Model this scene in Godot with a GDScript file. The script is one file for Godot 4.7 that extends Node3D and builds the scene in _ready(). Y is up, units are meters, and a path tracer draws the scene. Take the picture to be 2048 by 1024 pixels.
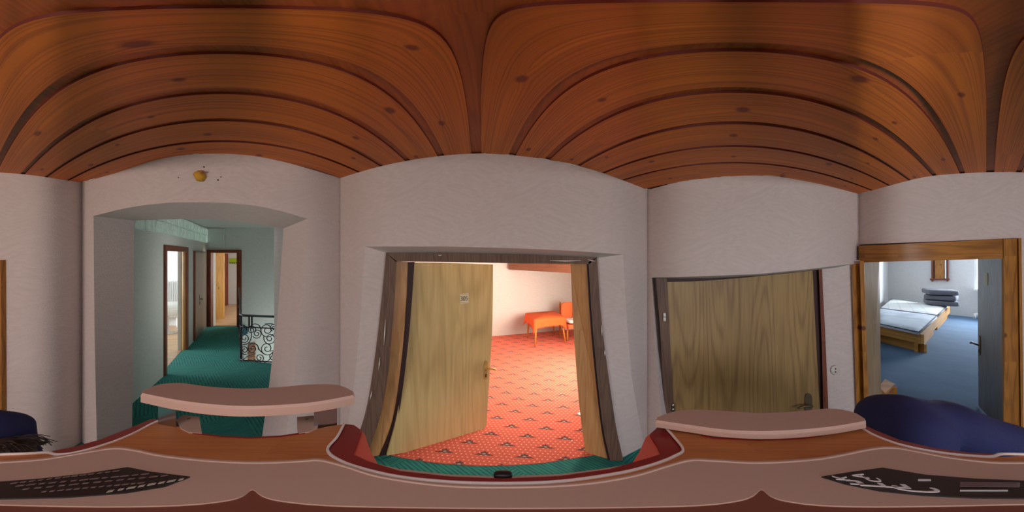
extends Node3D
# A small upstairs hall with a boarded ceiling, unrolled: bowed plaster walls, three open rooms and a trolley in front.
const F := 720.0      # focal length in pixels of the 2048 x 1024 frame
const EYE := 2.0      # height of the camera above the carpet
var taken := {}
var M := {}
var rng := RandomNumberGenerator.new()

# ------------------------------------------------------------------ helpers: places
func P(x, y, d) -> Vector3:
	return Vector3((x - 1024.0) / F * d, EYE + (512.0 - y) / F * d, -d)
func dfl(y, h = 0.0) -> float:
	return (EYE - h) * F / (y - 512.0)
func PF(x, y, h = 0.0) -> Vector3:
	return P(x, y, dfl(y, h))
func XD(x, d, h = 0.0) -> Vector3:
	return Vector3(x, h, -d)
func hit(px, a: Vector2, b: Vector2) -> Vector2:
	var k = (px - 1024.0) / F
	var s = (k * a.y - a.x) / ((b.x - a.x) - k * (b.y - a.y))
	return a + (b - a) * s
func on_line(px, y, a: Vector2, b: Vector2, off = 0.0) -> Vector3:
	var p = hit(px, a, b)
	var n = Vector2(b.y - a.y, -(b.x - a.x)).normalized()
	if n.dot(p) > 0: n = -n
	var q = p + n * off
	return Vector3(q.x, EYE + (512.0 - y) / F * p.y, -q.y)
func cat(pts: Array, per: int) -> Array:
	var out = []
	for i in pts.size() - 1:
		var a = pts[max(i - 1, 0)]; var b = pts[i]; var c = pts[i + 1]; var d = pts[min(i + 2, pts.size() - 1)]
		for k in per:
			var t = float(k) / per
			out.append(0.5 * ((2.0 * b) + (c - a) * t + (2.0 * a - 5.0 * b + 4.0 * c - d) * t * t + (3.0 * b - a - 3.0 * c + d) * t * t * t))
	out.append(pts[pts.size() - 1])
	return out
func v2(a: Array) -> Array:
	var o = []
	for p in a: o.append(Vector2(p[0], p[1]))
	return o
func lut(pts: Array, x: float) -> float:
	if x <= pts[0].x: return pts[0].y
	for i in pts.size() - 1:
		if x <= pts[i + 1].x:
			return lerpf(pts[i].y, pts[i + 1].y, (x - pts[i].x) / max(pts[i + 1].x - pts[i].x, 0.0001))
	return pts[pts.size() - 1].y

# the plan of the hall's front walls: five bows that meet in corners
const CORNERS := [-330.0, 163.0, 680.0, 1295.0, 1718.0, 2211.0]
func dwall(x: float) -> float:
	for i in 5:
		if x <= CORNERS[i + 1] or i == 4:
			var t = (x - CORNERS[i]) / (CORNERS[i + 1] - CORNERS[i]) * 2.0 - 1.0
			return 3.87 - (0.51 if i == 2 else 0.42) * (1.0 - pow(absf(clampf(t, -1.0, 1.0)), 8.0 if i == 2 else 4.0))
	return 3.87
var top_line := []
func ytop(x: float) -> float:
	return lut(top_line, x)
func htop(x: float) -> float:
	return dwall(x) * (512.0 - ytop(x)) / F
func WP(x, y, off = 0.0) -> Vector3:
	return P(x, y, dwall(x) + off)

# ------------------------------------------------------------------ helpers: meshes
func S(smooth = false) -> SurfaceTool:
	var st = SurfaceTool.new()
	st.begin(Mesh.PRIMITIVE_TRIANGLES)
	st.set_smooth_group(0 if smooth else -1)
	return st
func tri(st, a, b, c):
	st.add_vertex(a); st.add_vertex(c); st.add_vertex(b)
func quad(st, a, b, c, d):
	tri(st, a, b, c); tri(st, a, c, d)
func newell(l: Array) -> Vector3:
	var n = Vector3.ZERO
	for i in l.size():
		var a: Vector3 = l[i]; var b: Vector3 = l[(i + 1) % l.size()]
		n += Vector3((a.y - b.y) * (a.z + b.z), (a.z - b.z) * (a.x + b.x), (a.x - b.x) * (a.y + b.y))
	return n.normalized()
func mid(l: Array) -> Vector3:
	var c = Vector3.ZERO
	for p in l: c += p
	return c / l.size()
func cap(st, l: Array, out: Vector3):
	var n = newell(l)
	var u = n.cross(Vector3.UP if absf(n.y) < 0.8 else Vector3.RIGHT).normalized()
	var w = n.cross(u)
	var p2 = PackedVector2Array()
	for p in l: p2.append(Vector2(p.dot(u), p.dot(w)))
	var idx = Geometry2D.triangulate_polygon(p2)
	for k in range(0, idx.size(), 3):
		var a = l[idx[k]]; var b = l[idx[k + 1]]; var c = l[idx[k + 2]]
		if (b - a).cross(c - a).dot(out) >= 0: tri(st, a, b, c)
		else: tri(st, a, c, b)
func loft(st, A: Array, B: Array, caps = true):
	var dir = mid(A) - mid(B)
	var ccw = newell(A).dot(dir) >= 0
	for i in A.size():
		var j = (i + 1) % A.size()
		if ccw: quad(st, A[i], B[i], B[j], A[j])
		else: quad(st, A[j], B[j], B[i], A[i])
	if caps:
		cap(st, A, dir); cap(st, B, -dir)
func solid(st, l: Array, off: Vector3):
	var b = []
	for p in l: b.append(p + off)
	loft(st, l, b)
func deepen(st, l: Array, thick):   # thickness runs squarely away from the middle of the hall, as splayed door linings do
	var c = mid(l)
	solid(st, l, Vector3(c.x / -c.z * thick, 0, -thick))
func box(st, c: Vector3, s: Vector3, bs := Basis(), bev = 0.0):
	var h = s / 2.0
	if bev <= 0.0:
		var A = []; var B = []
		for k in [[-1, -1], [1, -1], [1, 1], [-1, 1]]:
			A.append(c + bs * Vector3(k[0] * h.x, k[1] * h.y, h.z)); B.append(c + bs * Vector3(k[0] * h.x, k[1] * h.y, -h.z))
		loft(st, A, B)
		return
	var rings = []
	for lay in [[h.z, bev], [h.z - bev, 0.0], [-h.z + bev, 0.0], [-h.z, bev]]:
		var r = []
		var hx = h.x - lay[1]; var hy = h.y - lay[1]
		for k in [[-1, -1, 0], [1, -1, 1], [1, 1, 0], [-1, 1, 1]]:
			var p1 = Vector3(k[0] * hx, k[1] * (hy - bev), lay[0]); var p2 = Vector3(k[0] * (hx - bev), k[1] * hy, lay[0])
			if k[2] == 0: r.append(c + bs * p1); r.append(c + bs * p2)
			else: r.append(c + bs * p2); r.append(c + bs * p1)
		# walk round in one direction
		rings.append([r[1], r[2], r[3], r[4], r[5], r[6], r[7], r[0]])
	for i in 3: loft(st, rings[i], rings[i + 1], false)
	cap(st, rings[0], bs.z); cap(st, rings[3], -bs.z)
func tube(st, path: Array, r, sides = 6, closed = false):
	var rings = []
	var n = path.size()
	var ref = Vector3.UP
	for i in n:
		var t: Vector3 = (path[(i + 1) % n] - path[(i - 1 + n) % n]) if closed else (path[min(i + 1, n - 1)] - path[max(i - 1, 0)])
		t = t.normalized()
		if absf(t.dot(ref)) > 0.95: ref = Vector3.RIGHT if absf(t.x) < 0.9 else Vector3.FORWARD
		var u = t.cross(ref).normalized(); var w = t.cross(u)
		var rr = r[i] if r is Array else r
		var ring = []
		for k in sides:
			var a = TAU * k / sides
			ring.append(path[i] + (u * cos(a) + w * sin(a)) * rr)
		rings.append(ring); ref = -w
	for i in (n if closed else n - 1):
		var A = rings[i]; var B = rings[(i + 1) % n]
		for k in sides:
			var j = (k + 1) % sides
			quad(st, A[j], B[j], B[k], A[k])
	if not closed:
		cap(st, rings[0], path[0] - path[1]); cap(st, rings[n - 1], path[n - 1] - path[n - 2])
func lathe(st, o: Vector3, prof: Array, sides = 16):
	for i in prof.size() - 1:
		for k in sides:
			var a = TAU * k / sides; var b = TAU * (k + 1) / sides
			var f = func(p, t): return o + Vector3(cos(t) * p.x, p.y, sin(t) * p.x)
			quad(st, f.call(prof[i], a), f.call(prof[i + 1], a), f.call(prof[i + 1], b), f.call(prof[i], b))
func grid(st, nu: int, nv: int, fn: Callable, flip = false):
	var g = []
	for i in nu + 1:
		var row = []
		for j in nv + 1: row.append(fn.call(float(i) / nu, float(j) / nv))
		g.append(row)
	for i in nu:
		for j in nv:
			if flip: quad(st, g[i][j], g[i][j + 1], g[i + 1][j + 1], g[i + 1][j])
			else: quad(st, g[i][j], g[i + 1][j], g[i + 1][j + 1], g[i][j + 1])
func blob(st, c: Vector3, s: Vector3, bs := Basis(), e = 0.5, nu = 24, nv = 12):
	var sp = func(v, k): return signf(v) * pow(absf(v), k)
	grid(st, nu, nv, func(u, v):
		var a = u * TAU; var b = (v - 0.5) * PI
		return c + bs * (Vector3(sp.call(cos(b), e) * sp.call(cos(a), e) * s.x, sp.call(sin(b), e) * s.y, sp.call(cos(b), e) * sp.call(sin(a), e) * s.z) * 0.5), true)

# ------------------------------------------------------------------ helpers: nodes
func numbered(n: String) -> String:
	if not taken.has(n):
		taken[n] = 0
		return n
	taken[n] += 1
	return "%s_%03d" % [n, taken[n]]
func meta(o, label, category, group = "", kind = ""):
	o.set_meta("label", label); o.set_meta("category", category)
	if group: o.set_meta("group", group)
	if kind: o.set_meta("kind", kind)
func thing(called, label, category, at := Vector3.ZERO, group = "", kind = "") -> Node3D:
	var o = Node3D.new()
	o.name = numbered(called); add_child(o); o.position = at
	meta(o, label, category, group, kind)
	return o
func part(called, st, m, parent, label = "") -> MeshInstance3D:
	var o = MeshInstance3D.new()
	o.name = called
	if st is SurfaceTool:
		st.generate_normals()
		o.mesh = st.commit()
	else:
		o.mesh = st
	o.material_override = m
	o.cast_shadow = GeometryInstance3D.SHADOW_CASTING_SETTING_ON
	parent.add_child(o, true)
	if st is SurfaceTool:
		var up = parent; var off = Vector3.ZERO
		while up != self: off += up.position; up = up.get_parent()
		o.position = -off
	if label: o.set_meta("label", label)
	return o
func setting(called, st, m, label, category) -> MeshInstance3D:
	var o = part(called, st, m, self)
	o.name = numbered(called); meta(o, label, category, "", "structure")
	return o

# ------------------------------------------------------------------ helpers: materials
func noise(seed_, freq, oct = 3) -> FastNoiseLite:
	var n = FastNoiseLite.new()
	n.seed = seed_; n.frequency = freq; n.noise_type = FastNoiseLite.TYPE_SIMPLEX_SMOOTH
	n.fractal_octaves = oct
	return n
func tex(w: int, h: int, fn: Callable) -> ImageTexture:
	var im = Image.create(w, h, false, Image.FORMAT_RGB8)
	for y in h:
		for x in w: im.set_pixel(x, y, fn.call((x + 0.5) / w, (y + 0.5) / h))
	return ImageTexture.create_from_image(im)
func bumps(seed_, freq, size = 512, strength = 4.0) -> ImageTexture:
	var im = noise(seed_, freq, 4).get_seamless_image(size, size)
	im.convert(Image.FORMAT_RGBA8)
	im.bump_map_to_normal_map(strength)
	return ImageTexture.create_from_image(im)
func c8(r, g, b) -> Color:
	return Color(r / 255.0, g / 255.0, b / 255.0)
func mat(col: Color, rough = 0.7, metal = 0.0) -> StandardMaterial3D:
	var m = StandardMaterial3D.new()
	m.albedo_color = col; m.roughness = rough; m.metallic = metal
	return m
func tri_mat(t, scale, rough = 0.7, col := Color.WHITE, nt = null, ns = 0.5) -> StandardMaterial3D:
	var m = mat(col, rough)
	m.albedo_texture = t; m.uv1_triplanar = true; m.uv1_world_triplanar = true
	m.uv1_scale = Vector3(scale, scale, scale)
	if nt: m.normal_enabled = true; m.normal_texture = nt; m.normal_scale = ns
	return m
# timber: u runs along the grain, contour lines of stretched noise draw the figure; knots are [u, v, radius]
func wood(w, h, light: Color, dark: Color, seed_, along_y, figure, lines, streak, knots = [], edge = false) -> ImageTexture:
	var n1 = noise(seed_, 1.0, 2); var n2 = noise(seed_ + 7, 1.0, 3); var n3 = noise(seed_ + 13, 1.0, 2)
	return tex(w, h, func(x, y):
		var u = y if along_y else x
		var v = x if along_y else y
		var vv = v; var kd = 0.0; var rim = 0.0
		for k in knots:
			var du = (u - k[0]) * k[3]; var dv = v - k[1]
			var d = sqrt(du * du * 0.35 + dv * dv)
			vv += signf(dv) * k[2] * 0.8 * exp(-pow(d / (k[2] * 2.2), 2.0))
			kd = max(kd, 1.0 - smoothstep(k[2] * 0.55, k[2] * 0.95, d))
			rim = max(rim, exp(-pow((d - k[2] * 0.9) / (k[2] * 0.25), 2.0)))
		var f = n1.get_noise_2d(u * 0.45, vv * figure)
		var r = 0.5 + 0.5 * sin(f * lines + vv * lines * 1.6)
		var s = n2.get_noise_2d(u * 3.0, vv * 70.0) * 0.5 + 0.5
		var b = n3.get_noise_2d(u * 2.0, vv * 3.0)
		var t = clampf(0.34 * pow(r, 3.0) + streak * (s - 0.3) + b * 0.22, 0.0, 1.0)
		t = clampf(t + kd * 0.9 + rim * 0.35, 0.0, 1.35)
		if edge and (v < 0.03 or v > 0.97): t = 1.5
		return light.lerp(dark, t))
func text(parent, s, at: Vector3, bs: Basis, height, m, width = 1.0):
	var t = TextMesh.new()
	var f = SystemFont.new(); f.font_names = PackedStringArray(["Droid Sans"])
	t.font = f; t.text = s; t.font_size = 64; t.pixel_size = height / 46.0; t.depth = 0.0015
	var o = part("lettering", t, m, parent)
	var off = Vector3.ZERO; var up = parent
	while up != self: off += up.position; up = up.get_parent()
	o.transform = Transform3D(bs * Basis.from_scale(Vector3(width, 1, 1)), at - off)
	return o

func area(at: Vector3, to: Vector3, size: Vector2, energy, col: Color):
	var l = AreaLight3D.new()
	l.name = "daylight"; add_child(l, true)
	l.area_size = size; l.area_normalize_energy = false; l.light_energy = energy; l.light_color = col
	l.area_range = 40.0; l.area_attenuation = 2.0; l.shadow_enabled = true
	l.look_at_from_position(at, to, Vector3.UP if absf((to - at).normalized().y) < 0.9 else Vector3.RIGHT)
	return l

# ================================================================== the scene
func _ready():
	rng.seed = 11
	# ---- camera
	var cam = Camera3D.new(); cam.name = "camera"; add_child(cam)
	cam.position = Vector3(0, EYE, 0)
	cam.fov = rad_to_deg(2.0 * atan(512.0 / F)); cam.near = 0.05; cam.far = 200.0; cam.current = true
	# ---- sky and exposure
	var we = WorldEnvironment.new(); we.name = "environment"; add_child(we)
	var env = Environment.new(); we.environment = env
	var sm = ProceduralSkyMaterial.new()
	sm.sky_top_color = Color(0.55, 0.7, 0.95); sm.sky_horizon_color = Color(0.85, 0.9, 0.97)
	sm.ground_bottom_color = Color(0.35, 0.36, 0.33); sm.ground_horizon_color = Color(0.7, 0.74, 0.76)
	var sky = Sky.new(); sky.sky_material = sm
	env.background_mode = Environment.BG_SKY; env.sky = sky; env.background_energy_multiplier = 1.6
	env.tonemap_mode = Environment.TONE_MAPPER_LINEAR
	env.tonemap_exposure = 1.0
	env.sdfgi_enabled = true; env.ssao_enabled = true; env.ssil_enabled = true
	# ---- daylight area lights; only some stand in window openings built with the walls
	area(Vector3(-4.9, 1.75, 2.72), Vector3(-4.9, 1.75, 0), Vector2(3.4, 1.5), 2.8, Color(1.0, 0.91, 0.87))  # added light in the unseen left near-end window
	area(Vector3(4.2, 1.75, 2.72), Vector3(4.2, 1.75, 0), Vector2(3.4, 1.5), 2.5, Color(0.98, 0.97, 0.99))  # added light in the unseen right near-end window
	area(Vector3(-0.4, 3.14, 1.4), Vector3(-0.4, 0, 1.4), Vector2(8.2, 1.7), 1.25, Color(1.0, 0.95, 0.89))  # added light under the unseen roof window, brightens trolley and walls
	area(Vector3(1.72, 1.45, -6.0), Vector3(-1.0, 1.2, -6.8), Vector2(2.2, 1.5), 6.3, Color(1.0, 0.95, 0.86))       # room with the red carpet
	area(Vector3(15.95, 1.5, -11.45), Vector3(9.0, 1.0, -7.5), Vector2(1.9, 1.2), 42.0, Color(0.88, 0.94, 1.0))     # room with the bed
	area(Vector3(-12.2, 1.6, -7.2), Vector3(-8.0, 1.4, -8.0), Vector2(2.6, 1.5), 7.0, Color(0.92, 0.97, 1.0))        # room with the radiator
	area(Vector3(-6.2, 1.6, -13.0), Vector3(-10.0, 1.2, -13.2), Vector2(2.0, 1.4), 4.0, Color(1.0, 0.98, 0.95))     # room at the end of the corridor
	area(Vector3(-5.2, -1.0, -8.3), Vector3(-6.5, -1.0, -10.0), Vector2(1.6, 1.4), 3.0, Color(0.95, 1.0, 1.0))      # stairwell
	area(Vector3(-4.35, 1.55, -7.2), Vector3(-7.0, 1.3, -8.0), Vector2(1.6, 1.0), 1.5, Color(1.0, 1.0, 0.98))      # area light on the landing, no opening built behind it

	make_materials()
	print("materials ", Time.get_ticks_msec())
	make_hall()
	make_ceiling()
	print("hall ", Time.get_ticks_msec())
	make_corridor()
	make_red_room()
	make_closed_door()
	make_blue_room()
	print("rooms ", Time.get_ticks_msec())
	make_trolley()
	make_people()
	make_small_things()
	print("done ", Time.get_ticks_msec())

func make_materials():
	var plaster_n = bumps(3, 0.13, 512, 3.0)
	var pn = noise(5, 1.0, 3)
	var plaster_t = tex(256, 256, func(u, v):
		var k = 0.965 + 0.035 * pn.get_noise_2d(cos(u * TAU) * 2.0 + 5.0 * sin(v * TAU), sin(u * TAU) * 2.0 + 5.0 * cos(v * TAU))
		return Color(k, k, k))
	M.wall = tri_mat(plaster_t, 0.9, 0.9, c8(216, 201, 195), plaster_n, 0.3)
	M.wall_grey = tri_mat(plaster_t, 0.9, 0.9, c8(212, 214, 208), plaster_n, 0.2)
	M.wall_white = tri_mat(plaster_t, 0.9, 0.9, c8(226, 224, 222), plaster_n, 0.15)
	# ceiling boards, three figures
	M.boards = []
	var kn = [[[0.13, 0.35, 0.07, 18.0], [0.27, 0.7, 0.05, 18.0], [0.36, 0.22, 0.085, 18.0], [0.55, 0.6, 0.055, 18.0], [0.71, 0.3, 0.07, 18.0], [0.88, 0.62, 0.06, 18.0]],
		[[0.08, 0.6, 0.055, 18.0], [0.3, 0.3, 0.07, 18.0], [0.44, 0.72, 0.085, 18.0], [0.62, 0.35, 0.055, 18.0], [0.8, 0.55, 0.085, 18.0]],
		[[0.18, 0.5, 0.07, 18.0], [0.4, 0.28, 0.05, 18.0], [0.5, 0.68, 0.07, 18.0], [0.67, 0.5, 0.07, 18.0], [0.93, 0.4, 0.055, 18.0]]]
	for k in 3:
		var m = mat(Color.WHITE, 0.6)
		m.albedo_texture = wood(1280, 112, c8(230, 118, 20), c8(146, 56, 6), 21 + k * 5, false, 2.6, 20.0, 0.45, kn[k], true)
		M.boards.append(m)
	M.tongue = tri_mat(wood(256, 256, c8(196, 92, 26), c8(140, 56, 14), 39, true, 6.0, 16.0, 0.5), 0.7, 0.6)
	var oak = wood(512, 512, c8(220, 196, 132), c8(162, 132, 78), 41, true, 4.0, 26.0, 0.5)
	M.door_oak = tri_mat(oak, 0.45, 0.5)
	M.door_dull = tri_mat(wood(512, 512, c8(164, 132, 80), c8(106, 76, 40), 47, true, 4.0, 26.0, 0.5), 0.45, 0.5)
	M.door_grey = tri_mat(wood(512, 512, c8(128, 116, 104), c8(78, 66, 56), 49, true, 5.0, 22.0, 0.5), 0.7, 0.38)
	M.door_tan = tri_mat(wood(256, 256, c8(186, 140, 66), c8(120, 80, 28), 53, true, 4.0, 18.0, 0.4), 0.5, 0.5)
	M.lining = tri_mat(wood(256, 512, c8(212, 158, 100), c8(160, 106, 60), 57, true, 6.0, 18.0, 0.5), 0.8, 0.5)
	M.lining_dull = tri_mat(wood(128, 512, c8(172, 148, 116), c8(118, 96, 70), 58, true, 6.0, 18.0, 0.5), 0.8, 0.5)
	M.casing = tri_mat(wood(256, 512, c8(112, 84, 66), c8(66, 46, 34), 59, true, 6.0, 18.0, 0.6), 0.9, 0.6)
	M.casing_red = tri_mat(wood(256, 512, c8(128, 62, 34), c8(66, 26, 14), 61, true, 6.0, 18.0, 0.6), 0.9, 0.5)
	M.pine_up = tri_mat(wood(256, 512, c8(178, 118, 46), c8(98, 54, 16), 67, true, 4.0, 20.0, 0.5, [[0.3, 0.4, 0.03, 2.0], [0.75, 0.65, 0.03, 2.0]]), 1.0, 0.45)
	M.pine_flat = tri_mat(wood(512, 256, c8(178, 118, 46), c8(98, 54, 16), 71, false, 4.0, 24.0, 0.5, [[0.35, 0.5, 0.04, 2.0]]), 0.8, 0.45)
	M.pine_bed = tri_mat(wood(512, 256, c8(226, 164, 84), c8(176, 108, 40), 73, false, 5.0, 14.0, 0.4, [[0.2, 0.3, 0.02, 2.0], [0.7, 0.6, 0.02, 2.0]]), 0.35, 0.5)
	M.laminate = tri_mat(wood(512, 256, c8(206, 172, 134), c8(146, 104, 72), 77, false, 9.0, 20.0, 0.6), 0.4, 0.4)
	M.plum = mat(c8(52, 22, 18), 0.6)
	M.beam = tri_mat(wood(256, 256, c8(158, 106, 78), c8(110, 66, 46), 79, false, 6.0, 16.0, 0.6), 0.8, 0.6)
	# green carpet: blocks of parallel lines that turn by a right angle from block to block
	var gn = noise(81, 1.0, 3)
	var green = tex(704, 704, func(u, v):
		var bx = int(u * 2.0); var by = int(v * 2.0)
		var along = v if (bx + by) % 2 == 0 else u
		var acr = u if (bx + by) % 2 == 0 else v
		var line = fposmod(acr * 2.0 * 22.0, 1.0)
		var w = gn.get_noise_2d(acr * 140.0, along * 6.0)
		var dark = smoothstep(0.5, 0.75, absf(line - 0.5) * 2.0 + w * 0.25)
		var fz = gn.get_noise_2d(u * 300.0, v * 300.0) * 0.12
		return c8(34, 148, 124).lerp(c8(14, 84, 100), clampf(dark * 0.6 + 0.2 + w * 0.5 + fz, 0.0, 1.0)))
	M.green = mat(Color.WHITE, 0.95)
	M.green.albedo_texture = green
	# red carpet: pale dots and a dark sprig in staggered rows
	var sprig = [[0.0, 0.0, 0.032, 0.03], [0.05, 0.012, 0.04, 0.016], [-0.05, 0.012, 0.04, 0.016], [0.0, -0.04, 0.016, 0.02], [0.095, 0.022, 0.022, 0.009], [-0.095, 0.022, 0.022, 0.009], [0.03, -0.025, 0.02, 0.014], [-0.03, -0.025, 0.02, 0.014]]
	var red = tex(384, 384, func(u, v):
		var c = c8(216, 98, 78)
		var dx = fposmod(u * 8.0 + 0.5 * fposmod(floor(v * 8.0), 2.0), 1.0) - 0.5; var dy = fposmod(v * 8.0, 1.0) - 0.5
		c = c.lerp(c8(240, 168, 138), 1.0 - smoothstep(0.14, 0.26, sqrt(dx * dx + dy * dy)))
		for o in [[0.25, 0.25], [0.75, 0.75]]:
			if absf(u - o[0]) > 0.26 or absf(v - o[1]) > 0.16: continue
			for s in sprig:
				var ex = ((u - o[0]) / 2.0 - s[0]) / s[2]; var ey = ((v - o[1]) / 2.2 - s[1]) / s[3]
				if ex * ex + ey * ey < 1.0: c = c8(92, 62, 58)
			var hx = (u - o[0]) / 0.045; var hy = (v - o[1] + 0.006) / 0.03
			if hx * hx + hy * hy < 1.0: c = c8(190, 160, 150)
		return c)
	M.red = mat(Color.WHITE, 0.95)
	M.red.albedo_texture = red
	var bn = noise(91, 0.5, 3)
	M.blue = mat(Color.WHITE, 0.98)
	M.blue.albedo_texture = tex(512, 512, func(u, v):
		var k = bn.get_noise_2d(u * 400.0, v * 400.0) * 0.5 + bn.get_noise_2d(u * 5.0 + 40.0, v * 5.0) * 0.25
		return c8(102, 130, 158).lerp(c8(68, 94, 122), clampf(0.5 + k, 0.0, 1.0)))
	M.iron = mat(c8(38, 36, 42), 0.45, 0.6)
	M.brass = mat(c8(206, 172, 104), 0.35, 0.5)
	M.bronze = mat(c8(128, 106, 88), 0.3, 0.6)
	M.steel = mat(c8(170, 168, 170), 0.22, 1.0)
	M.white_paint = mat(c8(232, 232, 230), 0.35)
	M.cream = mat(c8(236, 226, 186), 0.6)
	M.ink = mat(c8(40, 34, 30), 0.6)
	M.pale_ink = mat(c8(214, 200, 190), 0.6)
	M.dim_ink = mat(c8(120, 92, 84), 0.6)
	M.plate = mat(c8(24, 18, 18), 0.45)
	M.shell = mat(c8(190, 152, 132), 0.55)
	M.piping = mat(c8(228, 206, 192), 0.5)
	M.deck = tri_mat(wood(512, 256, c8(196, 118, 62), c8(166, 92, 44), 95, false, 12.0, 8.0, 0.35), 1.6, 0.55)
	M.rim = mat(c8(136, 22, 22), 0.35)
	M.coral = mat(c8(222, 100, 78), 0.5)  # red rim as it looks when lit, light put into the colour
	M.dark_base = mat(c8(122, 64, 46), 0.6)
	var cn = bumps(17, 0.15, 256, 3.0)
	M.navy = tri_mat(tex(64, 64, func(u, v): return c8(40, 42, 92).lerp(c8(34, 36, 80), fposmod(sin(u * 91.7 + v * 47.3) * 43.7, 1.0))), 3.0, 0.85, Color.WHITE, cn, 0.4)
	M.skin = mat(c8(206, 160, 138), 0.6); M.skin.subsurf_scatter_enabled = true; M.skin.subsurf_scatter_strength = 0.1
	M.hair = mat(c8(58, 38, 28), 0.6)
	M.orange = tri_mat(tex(64, 64, func(u, v): return c8(242, 104, 44).lerp(c8(230, 92, 38), 0.5 + 0.5 * sin(u * 100.0) * sin(v * 100.0))), 4.0, 0.9)
	M.chair_cloth = mat(c8(236, 112, 62), 0.9)
	M.table_wood = mat(c8(186, 120, 50), 0.45)
	var qn = noise(33, 1.0, 2)
	M.quilt = tri_mat(tex(256, 256, func(u, v):
		var d = min(absf(fposmod((u + v) * 6.0, 1.0) - 0.5), absf(fposmod((u - v) * 6.0, 1.0) - 0.5))
		return c8(218, 218, 214).lerp(c8(186, 186, 182), (1.0 - smoothstep(0.02, 0.08, d)) * 0.5)), 0.5, 0.9)
	M.sheet = tri_mat(tex(256, 256, func(u, v):
		return c8(206, 212, 220).lerp(c8(168, 176, 184), clampf(qn.get_noise_2d(u * 5.0, v * 5.0) * 0.9 + 0.2, 0.0, 0.7))), 0.25, 0.9)
	M.grey_cloth = mat(c8(98, 96, 102), 0.95); M.grey_cloth.normal_enabled = true; M.grey_cloth.normal_texture = cn; M.grey_cloth.uv1_triplanar = true
	M.mirror = mat(c8(190, 196, 196), 0.05, 1.0)
	M.lime = mat(c8(176, 204, 40), 0.5)
	M.foam = mat(c8(214, 160, 52), 0.9)
	M.hole = mat(c8(50, 40, 36), 0.9)
	M.socket = mat(c8(206, 196, 186), 0.5)
	M.stain = mat(c8(172, 156, 136), 0.9)
	M.mortar = mat(c8(96, 102, 98), 0.9)
	M.block = mat(c8(232, 242, 236), 0.12)
	M.block.backlight_enabled = true; M.block.backlight = Color(0.8, 0.85, 0.82)
	M.block.normal_enabled = true; M.block.normal_texture = bumps(29, 0.02, 128, 10.0); M.block.uv1_triplanar = true
	M.glass = mat(Color(0.95, 0.98, 1.0, 0.06), 0.03); M.glass.transparency = BaseMaterial3D.TRANSPARENCY_ALPHA
	M.filler = mat(c8(222, 214, 206), 0.9)

# ------------------------------------------------------------------ floors with their own layout of the carpet
func floor_slab(pts: Array, y, thick, turn, scale) -> SurfaceTool:
	var st = S()
	var loop = []
	for p in pts: loop.append(XD(p.x, p.y, y))
	var p2 = PackedVector2Array()
	for p in pts: p2.append(p)
	var idx = Geometry2D.triangulate_polygon(p2)
	for lay in [[0.0, 1.0], [-thick, -1.0]]:
		for k in range(0, idx.size(), 3):
			var t = [loop[idx[k]], loop[idx[k + 1]], loop[idx[k + 2]]]
			if ((t[1] - t[0]).cross(t[2] - t[0]).y > 0) != (lay[1] > 0): t = [t[0], t[2], t[1]]
			for i in [0, 2, 1]:
				var q = Vector2(t[i].x, t[i].z).rotated(turn) * scale
				st.set_uv(q); st.add_vertex(t[i] + Vector3(0, lay[0], 0))
	st.set_uv(Vector2.ZERO)
	for i in loop.size():
		var a = loop[i]; var b = loop[(i + 1) % loop.size()]; var dn = Vector3(0, -thick, 0)
		quad(st, a, a + dn, b + dn, b)
	return st
# a straight upright wall between plan points, from y0 to y1, thickness on the far side
func upright(st, a: Vector2, b: Vector2, y0, y1, thick = 0.14):
	var n = Vector2(b.y - a.y, -(b.x - a.x)).normalized()
	if n.dot((a + b) * 0.5) < 0: n = -n
	var A = [XD(a.x, a.y, y0), XD(b.x, b.y, y0), XD(b.x, b.y, y1), XD(a.x, a.y, y1)]
	var o = Vector3(n.x, 0, -n.y) * thick
	solid(st, A, o)

# a bowed wall with an opening: lintel, two piers and the reveal; loops in pixels, left edge, top edge and right edge
func bowed_wall(x0, x1, left: Array, top: Array, right: Array, bleft: Array, btop: Array, bright: Array, deep, flat_back = 0.0) -> SurfaceTool:
	var st = S(true)
	var yl = func(x): return lut(top, x)
	var yf = func(x): return 512.0 + F * EYE / dwall(x)
	for back in [0.0, deep]:
		var fl = back > 0
		grid(st, int((x1 - x0) / 16.0), 6, func(u, v):
			var x = lerpf(x0, x1, u)
			return WP(x, lerpf(ytop(x) - (0.0 if back == 0.0 else 0.0), yl.call(x), v), back), not fl)
		for side in 2:
			grid(st, 10, 12, func(u, v):
				var e = lut(left if side == 0 else right, v)
				var x = lerpf(x0, e, u) if side == 0 else lerpf(e, x1, u)
				return WP(x, lerpf(yl.call(x), yf.call(x), v), back), not fl)
	# reveal
	st.set_smooth_group(1)
	for side in 2:
		grid(st, 2, 12, func(u, v):
			var e = lut(left if side == 0 else right, v); var b = lut(bleft if side == 0 else bright, v)
			var a = WP(e, lerpf(yl.call(e), yf.call(e), v)); var d = dwall(e) + deep if flat_back == 0.0 else flat_back
			var c = P(b, lerpf(lut(btop, b), 512.0 + F * EYE / d, v), d)
			return a.lerp(c, u), side == 0)
	st.set_smooth_group(2)
	var lx = lut(left, 0.0); var rx = lut(right, 0.0); var blx = lut(bleft, 0.0); var brx = lut(bright, 0.0)
	grid(st, 24, 2, func(u, v):
		var x = lerpf(lx, rx, u); var bx = lerpf(blx, brx, u)
		var d = lerpf(dwall(lx), dwall(rx), u) + deep
		d = dwall(x) + deep if flat_back == 0.0 else flat_back
		return WP(x, yl.call(x)).lerp(P(bx, lut(btop, bx), d), v))
	return st

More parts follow.
